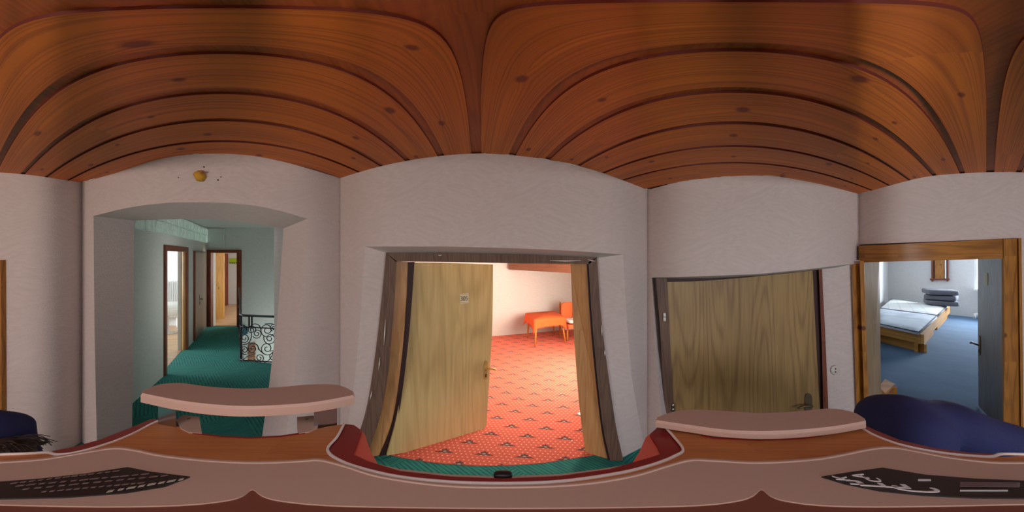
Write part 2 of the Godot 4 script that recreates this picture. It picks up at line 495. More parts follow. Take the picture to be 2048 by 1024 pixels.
func make_hall():
	var segs = [[[-330, 365], [-230, 344], [-100, 337], [0, 345], [60, 350], [163, 365]],
		[[163, 365], [230, 346], [300, 323], [360, 311], [430, 307], [500, 311], [560, 322], [620, 338], [680, 356]],
		[[680, 356], [740, 338], [800, 324], [880, 312], [960, 307], [1040, 312], [1110, 322], [1180, 338], [1240, 358], [1295, 380]],
		[[1295, 380], [1350, 366], [1420, 356], [1500, 351], [1560, 354], [1640, 368], [1718, 388]],
		[[1718, 388], [1780, 371], [1850, 354], [1920, 347], [2000, 344], [2048, 345], [2110, 352], [2211, 366]]]
	for s in segs: top_line.append_array(cat(v2(s), 8))
	# left edge wall
	var st = S(true)
	grid(st, 30, 10, func(u, v):
		var x = lerpf(-330.0, 163.0, u)
		return WP(x, lerpf(ytop(x), 512.0 + F * EYE / dwall(x), v)), true)
	grid(st, 30, 10, func(u, v):
		var x = lerpf(-330.0, 163.0, u)
		return WP(x, lerpf(ytop(x), 512.0 + F * EYE / dwall(x), v), 0.2))
	setting("wall_left", st, M.wall, "plain white plaster wall at the left edge beside the archway wall", "wall")
	# wall with the archway into the corridor
	var T = v2([[163, 434], [187, 432], [230, 421], [270, 413], [310, 408], [350, 405], [430, 405], [480, 408], [520, 413], [570, 424], [616, 437], [680, 440]])
	st = bowed_wall(163.0, 680.0, v2([[0, 187], [0.5, 189], [1, 194]]), cat(T, 3), v2([[0, 616], [0.35, 604], [0.7, 586], [1, 566]]),
		v2([[0, 268], [0.5, 267], [1, 264]]), cat(v2([[268, 441], [330, 439], [400, 438], [480, 443], [567, 457]]), 4), v2([[0, 567], [0.4, 556], [0.75, 537], [1, 522]]), 0.32)
	setting("wall_arch", st, M.wall, "thick white plaster wall with a shallow arched opening to the green corridor", "wall")
	# wall with the recess of the door to the red room
	T = v2([[680, 492], [730, 493], [900, 493], [1050, 497], [1150, 502], [1246, 509], [1295, 511]])
	st = bowed_wall(680.0, 1295.0, v2([[0, 730], [0.3, 722], [0.6, 711], [1, 688]]), T, v2([[0, 1246], [0.3, 1253], [0.6, 1263], [1, 1288]]),
		v2([[0, 773], [0.3, 765], [0.6, 753], [1, 712]]), v2([[770, 506], [900, 506], [1050, 509], [1195, 516]]), v2([[0, 1193], [0.3, 1200], [0.6, 1213], [1, 1240]]), 0.2, 3.55)
	setting("wall_front", st, M.wall, "grey-white plaster wall around the deep recess of the door to the red room", "wall")
	# wall above and beside the closed door
	T = v2([[1295, 556], [1303, 555], [1360, 554], [1420, 552], [1520, 548], [1620, 538], [1716, 526], [1718, 526]])
	st = bowed_wall(1295.0, 1718.0, v2([[0, 1303], [0.4, 1310], [1, 1330]]), T, v2([[0, 1716], [1, 1717]]),
		v2([[0, 1315], [0.4, 1326], [1, 1352]]), v2([[1312, 557], [1420, 556], [1520, 551], [1620, 541], [1716, 530]]), v2([[0, 1712], [1, 1716]]), 0.16)
	setting("wall_right", st, M.wall, "white plaster wall overhanging the closed door with a wavy lower edge", "wall")
	# right edge wall round the pine door frame
	T = v2([[1718, 489], [1790, 486], [1850, 484], [1950, 480], [2044, 476], [2211, 474]])
	st = bowed_wall(1718.0, 2211.0, v2([[0, 1719], [1, 1719]]), T, v2([[0, 2043], [1, 2047]]),
		v2([[0, 1722], [1, 1722]]), v2([[1720, 492], [2044, 480]]), v2([[0, 2041], [1, 2044]]), 0.2)
	setting("wall_right_edge", st, M.wall, "white plaster wall at the right edge above the pine door frame", "wall")
	# carpet of the hall and the corridor
	var hall = v2([[-7.4, -2.9], [6.6, -2.9], [6.6, 4.05], [-2.2, 4.05], [-3.96, 6.6], [-5.16, 6.86], [-7.38, 9.73], [-7.5, 10.25], [-8.75, 10.25], [-7.15, 7.87], [-5.95, 6.10], [-5.22, 4.9], [-4.5, 4.05], [-7.4, 4.05]])
	setting("floor", floor_slab(hall, 0.0, 0.2, PI / 4, 0.62), M.green, "green-blue carpet woven in turned blocks of stripes", "carpet")
	# the rest of the hall behind the camera, closed but for two windows added to light it
	for s in [-1.0, 1.0]:
		var x = -7.35 if s < 0 else 6.5
		st = S(); box(st, Vector3(x + s * 0.1, 1.55, -0.5), Vector3(0.2, 3.1, 6.9))
		setting("wall_far_left" if s < 0 else "wall_far_right", st, M.wall, "plain white plaster wall closing the hall on the far left" if s < 0 else "plain white plaster wall closing the hall on the far right", "wall")
	st = S()
	for b in [[-7.4, -6.65, 0, 3.1], [-3.15, 2.45, 0, 3.1], [5.95, 6.6, 0, 3.1], [-6.65, -3.15, 0, 0.95], [-6.65, -3.15, 2.55, 3.1], [2.45, 5.95, 0, 0.95], [2.45, 5.95, 2.55, 3.1]]:
		box(st, Vector3((b[0] + b[1]) / 2, (b[2] + b[3]) / 2, 2.85), Vector3(b[1] - b[0], b[3] - b[2], 0.2))
	setting("wall_back", st, M.wall, "white plaster wall with two added windows at the near end of the hall", "wall")
	for k in 2:
		var cx = -4.9 if k == 0 else 4.2
		var w = thing("window_%d" % (k + 1), ["added wide white framed window at the left of the near end wall", "added wide white framed window at the right of the near end wall"][k], "window", Vector3(cx, 0.95, 2.85), "", "structure")
		var fr = S()
		for b in [[0, 0.03, 3.5, 0.06], [0, 1.57, 3.5, 0.06], [-1.72, 0.8, 0.06, 1.5], [1.72, 0.8, 0.06, 1.5], [0, 0.8, 0.06, 1.5]]:
			box(fr, Vector3(cx + b[0], 0.95 + b[1], 2.86), Vector3(b[2], b[3], 0.08))
		part("window_frame", fr, M.white_paint, w)
		fr = S(); box(fr, Vector3(cx, 1.75, 2.88), Vector3(3.4, 1.5, 0.006)); part("pane", fr, M.glass, w)

func make_ceiling():
	var root = thing("ceiling", "varnished orange-brown board ceiling with recessed joints, curving over the hall", "ceiling", Vector3.ZERO, "", "structure")
	var A0 = 955.0
	var pt = func(p, a, up): # board coordinate p across, bearing a from the boards' run
		var x = A0 + a / TAU * 2048.0
		var s = absf(sin(a))
		var r = absf(p) / max(s, 0.0001)
		var y = 512.0 - atan2(1.0, r) / PI * 1024.0
		var hx = clampf(x, -320.0, 2200.0)
		var h = htop(hx)
		var q = P(x, y, h * F / (512.0 - y))
		return q + Vector3(0, up, 0)
	var yy = func(p, a): return 512.0 - atan2(1.0, absf(p) / max(absf(sin(a)), 0.0001)) / PI * 1024.0
	# backing behind the boards
	var st = SurfaceTool.new(); st.begin(Mesh.PRIMITIVE_TRIANGLES); st.set_smooth_group(0)
	var g = []
	for i in 421:
		var x = lerpf(-330.0, 2211.0, i / 420.0)
		var col = []
		for j in 25:
			var y = lerpf(-70.0, ytop(x) + 30.0, j / 24.0)
			var bp = P(x, y, htop(x) * F / (512.0 - y)) + Vector3(0, 0.013, 0)
			col.append([bp, Vector2(bp.z * 0.3, bp.x * 0.8)])
		g.append(col)
	for i in 420:
		for j in 24:
			for k in [g[i][j], g[i + 1][j], g[i + 1][j + 1], g[i][j], g[i + 1][j + 1], g[i][j + 1]]:
				st.set_uv(k[1]); st.add_vertex(k[0])
	part("backing", st, M.tongue, root)
	# boards: edges in units of the height of the ceiling above the eye, negative to the left of the middle joint
	var joints = [-1.44, -1.175, -0.905, -0.63, -0.315, -0.02, 0.297, 0.62, 0.94, 1.25, 1.55, 1.95]
	var n = 0
	for i in joints.size() - 1:
		for copy in 2:
			var w = 0.028 if absf(joints[i] + joints[i + 1]) < 1.0 else (0.019 if absf(joints[i] + joints[i + 1]) < 1.9 else 0.014)
			var p1 = joints[i] + (w if joints[i] > -1.4 else 0.0)
			var p2 = joints[i + 1] - (w if joints[i + 1] < 1.9 else 0.0)
			if i == 5: p1 = 0.012
			if i == 4: p2 = -0.05
			var neg = p2 <= 0.0
			if copy == 1 and not neg: continue    # the left boards go on at the right edge
			n += 1
			board(root, pt, yy, p1, p2, neg, copy, n)
	st = S()
	for b in [[-7.5, 6.7, -4.2, 0.5], [-7.5, 6.7, 2.3, 2.95], [-7.5, -4.6, 0.5, 2.3], [3.8, 6.7, 0.5, 2.3]]:
		box(st, Vector3((b[0] + b[1]) / 2, 3.09, (b[2] + b[3]) / 2), Vector3(b[1] - b[0], 0.06, b[3] - b[2]))
	part("boarding_rear", st, M.beam, root)
	# roof above everything so that no sky shows between wall tops and boards
	st = S()
	for b in [[-7.7, 6.9, -5.4, 0.5], [-7.7, 6.9, 2.3, 3.0], [-7.7, -4.6, 0.5, 2.3], [3.8, 6.9, 0.5, 2.3]]:
		box(st, Vector3((b[0] + b[1]) / 2, 3.2, (b[2] + b[3]) / 2), Vector3(b[1] - b[0], 0.16, b[3] - b[2]))
	setting("roof", st, M.wall, "plain slab above the boarded ceiling", "roof")

	var w = thing("window_6", "added long roof window above the near end of the hall", "window", Vector3(-0.4, 3.1, 1.4), "", "structure")  # unseen roof window, added to light trolley and walls from above
	for k in 5:
		st = S(); box(st, Vector3(-4.6 + 2.1 * k, 3.2, 1.4), Vector3(0.06, 0.1, 1.8)); part("glazing_bar", st, M.white_paint, w)
	st = S(); box(st, Vector3(-0.4, 3.24, 1.4), Vector3(8.4, 0.006, 1.8)); part("pane", st, M.glass, w)

func board(root, pt, yy, p1, p2, neg, copy, n):
	var lo: float; var hi: float
	if neg:
		lo = -PI + 0.02; hi = -0.02
		if copy == 1: lo = PI + 0.02; hi = PI + 0.55
	else:
		lo = 0.02; hi = PI - 0.02
	var xs = [0.0, 0.006, 0.1, 0.3, 0.5, 0.7, 0.9, 0.994, 1.0]
	var hs = [0.05, 0.0, 0.0, 0.0, 0.0, 0.0, 0.0, 0.0, 0.05]
	# clip every line along the board where it has passed behind the wall
	var rows = []
	var steps = 72
	for k in xs.size():
		var p = lerpf(p1, p2, xs[k])
		var sgn = 1.0
		var a0 = lo; var a1 = hi
		var m = (lo + hi) / 2.0
		if copy == 1: m = hi
		var x_of = func(a): return 955.0 + a / TAU * 2048.0
		var inside = func(a): return yy.call(p, a) < ytop(x_of.call(a)) + 16.0
		var row = []
		var s0 = lo; var s1 = hi
		if not inside.call(m):
			row = []
			rows.append(row)
			continue
		for it in 2:
			var good = m; var bad = lo if it == 0 else hi
			if inside.call(bad): good = bad
			else:
				for b in 24:
					var q = (good + bad) / 2.0
					if inside.call(q): good = q
					else: bad = q
			if it == 0: s0 = good
			else: s1 = good
		for j in steps + 1:
			# crowd the samples towards the ends, where the boards bend most
			var t = float(j) / steps
			var a = lerpf(s0, s1, t)
			if min(absf(p1), absf(p2)) < 0.4:
				t = 0.5 - 0.5 * cos(t * PI); t = 0.5 - 0.5 * cos(t * PI)
				a = lerpf(s0, s1, t)
			row.append([pt.call(p, a, hs[k]), Vector2((absf(p) / max(tan(a), 0.0001) if absf(tan(a)) > 0.0001 and tan(a) > 0 else absf(p) / min(tan(a), -0.0001)), (xs[k]))])
		rows.append(row)
	var st = SurfaceTool.new(); st.begin(Mesh.PRIMITIVE_TRIANGLES); st.set_smooth_group(0)
	var any = false
	for k in xs.size() - 1:
		if rows[k].size() == 0 or rows[k + 1].size() == 0: continue
		st.set_smooth_group(1 if k == 0 else (2 if k == xs.size() - 2 else 0))
		for j in steps:
			var q = [rows[k][j], rows[k + 1][j], rows[k + 1][j + 1], rows[k][j + 1]]
			for i in ([0, 1, 2, 0, 2, 3] if not neg else [0, 2, 1, 0, 3, 2]):
				var uv: Vector2 = q[i][1]
				st.set_uv(Vector2(uv.x / 4.6 + 0.37 * n, 0.012 if (k == 0 or k == xs.size() - 2) else uv.y * 0.93 + 0.035)); st.add_vertex(q[i][0])
			any = true
	if any: part("board", st, M.boards[n % 3], root)

# ------------------------------------------------------------------ door furniture
func lever(parent, called, at: Vector3, bs: Basis, plate: Vector2, m, reach = 0.12, style = 0):
	# bs.x along the door, bs.y up, bs.z out of the door
	var st = S()
	var l = []; var b = []
	for k in 16:
		var a = TAU * k / 16
		var sy = signf(sin(a)) * pow(absf(sin(a)), 0.5); var sx = signf(cos(a)) * pow(absf(cos(a)), 0.6)
		l.append(at + bs * Vector3(sx * plate.x / 2, sy * plate.y / 2, 0.008)); b.append(at + bs * Vector3(sx * plate.x / 2, sy * plate.y / 2, 0.0))
	loft(st, l, b)
	var h = part(called, st, m, parent)
	st = S(true)
	var y0 = plate.y * (0.1 if style == 0 else 0.0)
	var path = []
	for k in 9:
		var t = k / 8.0
		path.append(at + bs * Vector3(-reach * max(0.0, t - 0.25) / 0.75, y0 + sin(t * PI) * 0.012 * (1 + style), 0.008 + 0.05 * min(1.0, t / 0.3)))
	tube(st, path, 0.011, 8)
	part("lever", st, m, h)
	st = S(); box(st, at + bs * Vector3(0, -plate.y * 0.28, 0.009), Vector3(plate.x * 0.28, plate.y * 0.16, 0.004), bs)
	part("keyhole", st, M.hole, h)
	return h

# ------------------------------------------------------------------ corridor on the left
func make_corridor():
	var L = v2([[-4.74, 4.2], [-5.16, 4.90], [-5.80, 6.0], [-6.98, 7.72], [-8.65, 10.21]])
	var st = S()
	upright(st, L[0], L[1], 0, 2.37); upright(st, L[1], L[2], 0, 2.37); upright(st, L[2], L[3], 2.13, 2.37); upright(st, L[3], L[4], 0, 2.37)
	upright(st, L[0], L[1], 2.77, 2.95); upright(st, L[1], L[4], 2.77, 2.95)
	setting("wall_corridor_left", st, M.wall_grey, "grey-white corridor wall under the band of glass blocks", "wall")
	# back wall of the corridor with the far door, going down into the stairwell
	var B = v2([[-8.75, 10.21], [-8.52, 10.21], [-7.75, 10.21], [-3.4, 10.21]])
	st = S()
	upright(st, B[0], B[1], 0, 2.95); upright(st, B[1], B[2], 2.14, 2.95); upright(st, B[2], B[3], -2.7, 2.95)
	setting("wall_corridor_end", st, M.wall_grey, "grey-white end wall of the corridor running down into the stairwell", "wall")
	st = S()
	upright(st, Vector2(-2.62, 4.22), Vector2(-6.2, 10.35), -2.7, 2.95)
	setting("wall_corridor_right", st, M.wall_grey, "grey-white wall on the stairwell side of the corridor", "wall")
	st = S()
	solid(st, [XD(-4.9, 4.1, 2.8), XD(-2.4, 4.1, 2.8), XD(-6.0, 10.5, 2.8), XD(-9.0, 10.5, 2.8)], Vector3(0, 0.1, 0))
	setting("ceiling_corridor", st, M.wall_grey, "flat pale ceiling of the corridor", "ceiling")
	st = S()
	solid(st, [XD(-3.3, 5.8, -2.6), XD(-5.2, 6.9, -2.6), XD(-7.4, 9.8, -2.6), XD(-7.4, 10.3, -2.6), XD(-6.0, 10.3, -2.6)], Vector3(0, -0.1, 0))
	upright(st, Vector2(-3.96, 6.62), Vector2(-5.16, 6.88), -2.6, -0.2, 0.05); upright(st, Vector2(-5.16, 6.88), Vector2(-7.38, 9.75), -2.6, -0.2, 0.05)
	setting("wall_stairwell", st, M.wall_white, "white plaster lining of the stairwell below the railing", "wall")
	# band of glass blocks
	var band = thing("window_3", "band of wavy glass blocks along the top of the corridor wall", "window", Vector3(-5.16, 2.37, -4.9), "", "structure")
	var mortar = S()
	var segs = [[L[0], L[1]], [L[1], L[2]], [L[2], L[3]], [L[3], L[4]]]
	for s in segs:
		var dir: Vector2 = s[1] - s[0]; var len = dir.length(); var cnt = max(2, int(round(len / 0.42)))
		var n = Vector2(dir.y, -dir.x).normalized()
		if n.dot(s[0]) < 0: n = -n
		for k in cnt:
			for r in 2:
				var a: Vector2 = s[0] + dir * ((k + 0.025) / cnt); var b: Vector2 = s[0] + dir * ((k + 0.975) / cnt)
				var gb = S()
				var y0 = 2.375 + r * 0.2; var y1 = y0 + 0.192
				var o = Vector3(n.x, 0, -n.y)
				var F1 = [XD(a.x, a.y, y0), XD(b.x, b.y, y0), XD(b.x, b.y, y1), XD(a.x, a.y, y1)]
				var c = mid(F1); var F0 = []; var F2 = []
				for p in F1: F0.append(c + (p - c) * 0.93 - o * 0.008); F2.append(p + o * 0.08)
				loft(gb, F0, F1, false); cap(gb, F0, -o); loft(gb, F1, F2, false); cap(gb, F2, o)
				part("glass_block", gb, M.block, band)
			var e: Vector2 = s[0] + dir * (float(k) / cnt)
			box(mortar, XD(e.x, e.y, 2.575) + Vector3(n.x, 0, -n.y) * 0.04, Vector3(0.012, 0.4, 0.06))
		upright(mortar, s[0] + n * 0.02, s[1] + n * 0.02, 2.567, 2.575, 0.05)
	part("mortar", mortar, M.mortar, band)
	# first door: frame with the wide tan lining, no leaf in view
	var d = thing("door_1", "open doorway with dark brown frame in the corridor wall, radiator behind", "door", XD(-6.3, 6.9), "", "structure")
	var frame = func(parent, a: Vector2, b: Vector2, h, w, deep, m):
		var dir = (b - a).normalized(); var n = Vector2(dir.y, -dir.x)
		if n.dot(a) < 0: n = -n
		for k in 2:
			var e = a if k == 0 else b; var s2 = 1.0 if k == 0 else -1.0
			var fs = S()
			var q = [e - dir * s2 * w * 0.5 - n * 0.025, e + dir * s2 * w * 0.5 - n * 0.025, e + dir * s2 * w * 0.5 + n * deep, e - dir * s2 * w * 0.5 + n * deep]
			var lo_ = []
			for v in q: lo_.append(XD(v.x, v.y, 0.0))
			solid(fs, lo_, Vector3(0, h, 0)); part("frame_post", fs, m, parent)
		var fh = S(); var q2 = [a - dir * w * 0.5 - n * 0.025, b + dir * w * 0.5 - n * 0.025, b + dir * w * 0.5 + n * deep, a - dir * w * 0.5 + n * deep]
		var l2 = []
		for v in q2: l2.append(XD(v.x, v.y, h - 0.001))
		solid(fh, l2, Vector3(0, w * 0.75, 0)); part("frame_head", fh, m, parent)
	frame.call(d, L[2] + Vector2(-0.02, 0.03), L[3], 2.09, 0.13, 0.04, M.casing_red)
	var fs = S()
	var e1 = L[3] + Vector2(0.03, -0.06)
	solid(fs, [XD(e1.x, e1.y, 0), XD(e1.x - 0.02, e1.y - 0.03, 0), XD(e1.x - 0.19, e1.y + 0.06, 0), XD(e1.x - 0.17, e1.y + 0.09, 0)], Vector3(0, 2.1, 0))
	part("lining", fs, M.door_tan, d)
	# far door: frame and its leaf swung back against the corridor wall
	d = thing("door_2", "open grey-beige door with dark brown frame at the end of the green corridor", "door", XD(-8.2, 10.1), "", "structure")
	frame.call(d, Vector2(-8.56, 10.19), Vector2(-7.72, 10.19), 2.09, 0.11, 0.06, M.casing_red)
	fs = S()
	var h1 = PF(413, 655); var h2 = PF(391, 683)
	var dv = (h2 - h1).normalized(); var nn = Vector3(-dv.z, 0, dv.x) * 0.05
	if nn.x > 0: nn = -nn
	solid(fs, [h1 + Vector3(0, 0.02, 0), h2 + Vector3(0, 0.02, 0), h2 + Vector3(0, 2.12, 0), h1 + Vector3(0, 2.12, 0)], nn)
	var leaf = part("leaf", fs, M.door_grey, d)
	fs = S(); solid(fs, [h2 + Vector3(0, 0.02, 0) - nn * 0.05, h2 + Vector3(0, 2.12, 0) - nn * 0.05, h2 + Vector3(0, 2.12, 0) + nn * 1.4, h2 + Vector3(0, 0.02, 0) + nn * 1.4], dv * 0.02)
	part("edge_band", fs, M.casing_red, leaf)
	var bs = Basis(-dv, Vector3.UP, -nn.normalized())
	if bs.determinant() < 0: bs.x = -bs.x
	lever(leaf, "handle", P(399, 600, 7.3 + 0.3) * 1.0, Basis(dv, Vector3.UP, -nn.normalized()), Vector2(0.06, 0.22), M.bronze, -0.16)
	# room behind the first door
	st = S()
	var r1 = v2([[-5.22, 4.85], [-5.95, 6.1], [-7.15, 7.85], [-8.75, 10.2], [-9.1, 10.35], [-13.0, 10.35], [-13.0, 4.3]])
	setting("floor_side_room", floor_slab(r1, 0.001, 0.2, 0.0, 1.0), M.laminate, "light brown wood floor behind the first corridor doorway", "floor")
	upright(st, Vector2(-8.7, 10.35), Vector2(-13.1, 10.35), 0, 2.95); upright(st, Vector2(-13.0, 10.4), Vector2(-13.0, 4.2), 0, 2.95); upright(st, Vector2(-13.0, 4.25), Vector2(-4.8, 4.25), 0, 2.95, 0.05)
	setting("wall_side_room", st, M.wall_white, "white wall behind the radiator seen through the first corridor doorway", "wall")
	st = S(); solid(st, [XD(-13, 4.2, 2.96), XD(-4.6, 4.2, 2.96), XD(-9, 10.5, 2.96), XD(-13, 10.5, 2.96)], Vector3(0, 0.1, 0))
	setting("ceiling_side_room", st, M.wall_white, "plain white ceiling of the room with the radiator", "ceiling")
	var rad = thing("radiator", "white ribbed radiator under the wall behind the first corridor doorway", "radiator", XD(-9.6, 10.1))
	for k in 16:
		fs = S(); box(fs, XD(-9.25 - k * 0.065, 10.1, 0.78), Vector3(0.035, 1.02, 0.09), Basis(), 0.012)
		part("fin", fs, M.white_paint, rad)
	for yk in [0.33, 1.22]:
		fs = S(true); tube(fs, [XD(-9.2, 10.12, yk), XD(-10.3, 10.12, yk)], 0.025, 8); part("pipe", fs, M.white_paint, rad)
	for xk in [-9.4, -10.0]:
		fs = S(); box(fs, XD(xk, 10.12, 0.14), Vector3(0.03, 0.28, 0.05)); part("foot", fs, M.white_paint, rad)
	var tb = thing("side_table", "white round-topped table in front of the radiator", "table", XD(-8.9, 9.3))
	fs = S(true); lathe(fs, XD(-8.9, 9.3), [Vector2(0.0, 0.80), Vector2(0.3, 0.79), Vector2(0.42, 0.75), Vector2(0.45, 0.68), Vector2(0.44, 0.52), Vector2(0.4, 0.5), Vector2(0, 0.5)], 24)
	part("tabletop", fs, M.white_paint, tb)
	fs = S(true); lathe(fs, XD(-8.9, 9.3), [Vector2(0.03, 0.5), Vector2(0.03, 0.06), Vector2(0.2, 0.02), Vector2(0.2, 0.0), Vector2(0, 0)], 16)
	part("pedestal", fs, M.white_paint, tb)
	# room at the far end
	st = S()
	var r2 = v2([[-8.85, 10.33], [-7.6, 10.33], [-7.6, 10.4], [-5.8, 10.4], [-5.8, 15.2], [-13.4, 15.2], [-9.2, 10.4]])
	setting("floor_far_room", floor_slab(r2, -0.001, 0.2, 0.3, 1.0), M.laminate, "light brown wood floor beyond the far corridor door", "floor")
	upright(st, Vector2(-13.5, 15.0), Vector2(-5.6, 15.0), 0, 2.7); upright(st, Vector2(-9.3, 10.4), Vector2(-13.5, 15.1), 0, 2.7); upright(st, Vector2(-5.7, 15.1), Vector2(-5.7, 10.3), 0, 2.7)
	setting("wall_far_room", st, M.wall_white, "pale pink-white wall carrying the lime hook board beyond the far door", "wall")
	st = S(); solid(st, [XD(-9.3, 10.3, 2.7), XD(-5.5, 10.3, 2.7), XD(-5.5, 15.3, 2.7), XD(-13.7, 15.3, 2.7)], Vector3(0, 0.1, 0))
	setting("ceiling_far_room", st, M.wall_white, "plain white ceiling beyond the far corridor door", "ceiling")
	d = thing("door_3", "half open tan wooden door inside the room beyond the corridor", "door", XD(-9.4, 11.4), "", "structure")
	fs = S(); var t1 = PF(416, 641); var t2 = PF(447, 637)
	solid(fs, [t1, t2, t2 + Vector3(0, 2.15, 0), t1 + Vector3(0, 2.15, 0)], Vector3(0, 0, -0.05))
	leaf = part("leaf", fs, M.door_tan, d)
	lever(leaf, "handle", P(438, 572, 11.3), Basis(), Vector2(0.07, 0.25), M.brass, 0.14)
	fs = S(); var t3 = PF(448, 612); var t4 = PF(452.5, 611)
	solid(fs, [t3, t4, t4 + Vector3(0, 2.1, 0), t3 + Vector3(0, 2.1, 0)], Vector3(0, 0, -0.1))
	part("frame_post", fs, M.casing_red, d)
	var hb = thing("hook_board", "lime green coat hook board with dark hooks on the far room wall", "coat rack", P(467, 522, 14.95))
	fs = S(); box(fs, P(468, 522, 14.96), Vector3(0.38, 0.22, 0.03), Basis(), 0.006); part("board", fs, M.lime, hb)
	for k in 4:
		fs = S(true); var bp = P(461.5 + k * 4.4, 525, 14.93)
		tube(fs, [bp, bp + Vector3(0, -0.03, 0.04), bp + Vector3(0, 0.0, 0.07)], 0.012, 6); part("hook", fs, M.ink, hb)
	# stair railing
	var ra = Vector2(-7.38, 9.73); var rb = Vector2(-5.16, 6.86); var rc = Vector2(-4.0, 6.62)
	var rl = thing("stair_railing", "black wrought-iron stair railing with scrolls beside the green carpet", "railing", XD(rb.x, rb.y))
	for yk in [[0.88, 0.022, "handrail"], [0.66, 0.012, "middle_rail"], [0.03, 0.014, "bottom_rail"]]:
		fs = S(true); tube(fs, cat([XD(ra.x, ra.y, yk[0] + (0.25 if yk[2] == "handrail" else 0.0)), XD(ra.x * 0.2 + rb.x * 0.8, ra.y * 0.2 + rb.y * 0.8, yk[0] + 0.02), XD(rb.x, rb.y, yk[0]), XD(rb.x * 0.75 + rc.x * 0.25, rb.y * 0.75 + rc.y * 0.25, yk[0] - 0.01), XD(rc.x, rc.y, yk[0] - 0.01)], 5), yk[1], 8)
		part(yk[2], fs, M.iron, rl)
	for q in [rb, Vector2(-4.98, 6.82), Vector2(-4.92, 6.81), ra, rb.lerp(ra, 0.33), rb.lerp(ra, 0.66)]:
		fs = S(); var tall = 0.88 if q == rb or q == ra else 0.86
		box(fs, XD(q.x, q.y, tall / 2 if q == rb or q == ra else 0.76), Vector3(0.02, tall if q == rb or q == ra else 0.2, 0.02)); part("baluster", fs, M.iron, rl)
	var scrolls = [[534, 660, 15, 0.6, 1], [514, 667, 10, 2.5, -1], [540, 677, 13, 3.6, -1], [489, 660, 7, 1.0, 1], [489, 676, 11, 4.0, -1], [503, 660, 9, 0.4, -1], [534, 697, 14, 0.5, 1], [519, 716, 10, 2.9, -1], [489, 700, 9, 1.2, 1], [505, 697, 12, 0.2, -1], [548, 655, 8, 2.0, 1], [546, 712, 11, 4.2, 1]]
	for s in scrolls:
		var path = []
		for k in 34:
			var t = k / 33.0
			var r = s[2] * (1.0 - 0.82 * t)
			var a = s[3] + s[4] * t * TAU * 1.7
			path.append(on_line(s[0] + cos(a) * r, s[1] + sin(a) * r, rb, rc))
		fs = S(true); tube(fs, path, 0.008, 5); part("scroll", fs, M.iron, rl)
	for c in [[[523, 668], [519, 652], [508, 648], [496, 655], [486, 650]], [[548, 668], [552, 655], [545, 648], [530, 648]], [[528, 708], [519, 700], [514, 690], [502, 686], [484, 690]], [[509, 722], [520, 727], [536, 722], [548, 705], [556, 700]], [[484, 722], [496, 712], [510, 708]], [[484, 690], [497, 686], [503, 672], [500, 656]]]:
		var pa = []
		for p in cat(v2(c), 6): pa.append(on_line(p.x, p.y, rb, rc))
		fs = S(true); tube(fs, pa, 0.008, 5); part("scroll_arm", fs, M.iron, rl)
	for k in 7:
		var q = rb.lerp(ra, 0.12 + k * 0.12); var path2 = []
		var dr = (ra - rb).normalized()
		for j in 26:
			var t = j / 25.0; var r = 0.2 * (1.0 - 0.8 * t); var a = t * TAU * 1.6 + k
			var v = q + dr * cos(a) * r
			path2.append(XD(v.x, v.y, 0.36 + sin(a) * r * 1.3))
		fs = S(true); tube(fs, path2, 0.008, 5); part("scroll", fs, M.iron, rl)
	var rk = thing("slatted_rack", "small brown slatted wooden rack on the white stairwell wall", "rack", P(503, 727, 10.15))
	for k in 5:
		fs = S(); box(fs, P(503, 692 + k * 7.5, 10.12), Vector3(0.2, 0.06, 0.03)); part("slat", fs, M.beam, rk)
	for k in [-1, 1]:
		fs = S(); box(fs, P(503 + k * 5.5, 707, 10.16), Vector3(0.025, 0.62, 0.03)); part("post", fs, M.table_wood, rk)
	fs = S()
	for b in [[448, 477, 0.02, 0.56], [430, 458, 0.5, 0.02]]: box(fs, P(b[0], b[1], 10.18), Vector3(b[2], b[3], 0.03))
	setting("trim_1", fs, M.wall_white, "thin white cable duct above the far corridor door", "trim")

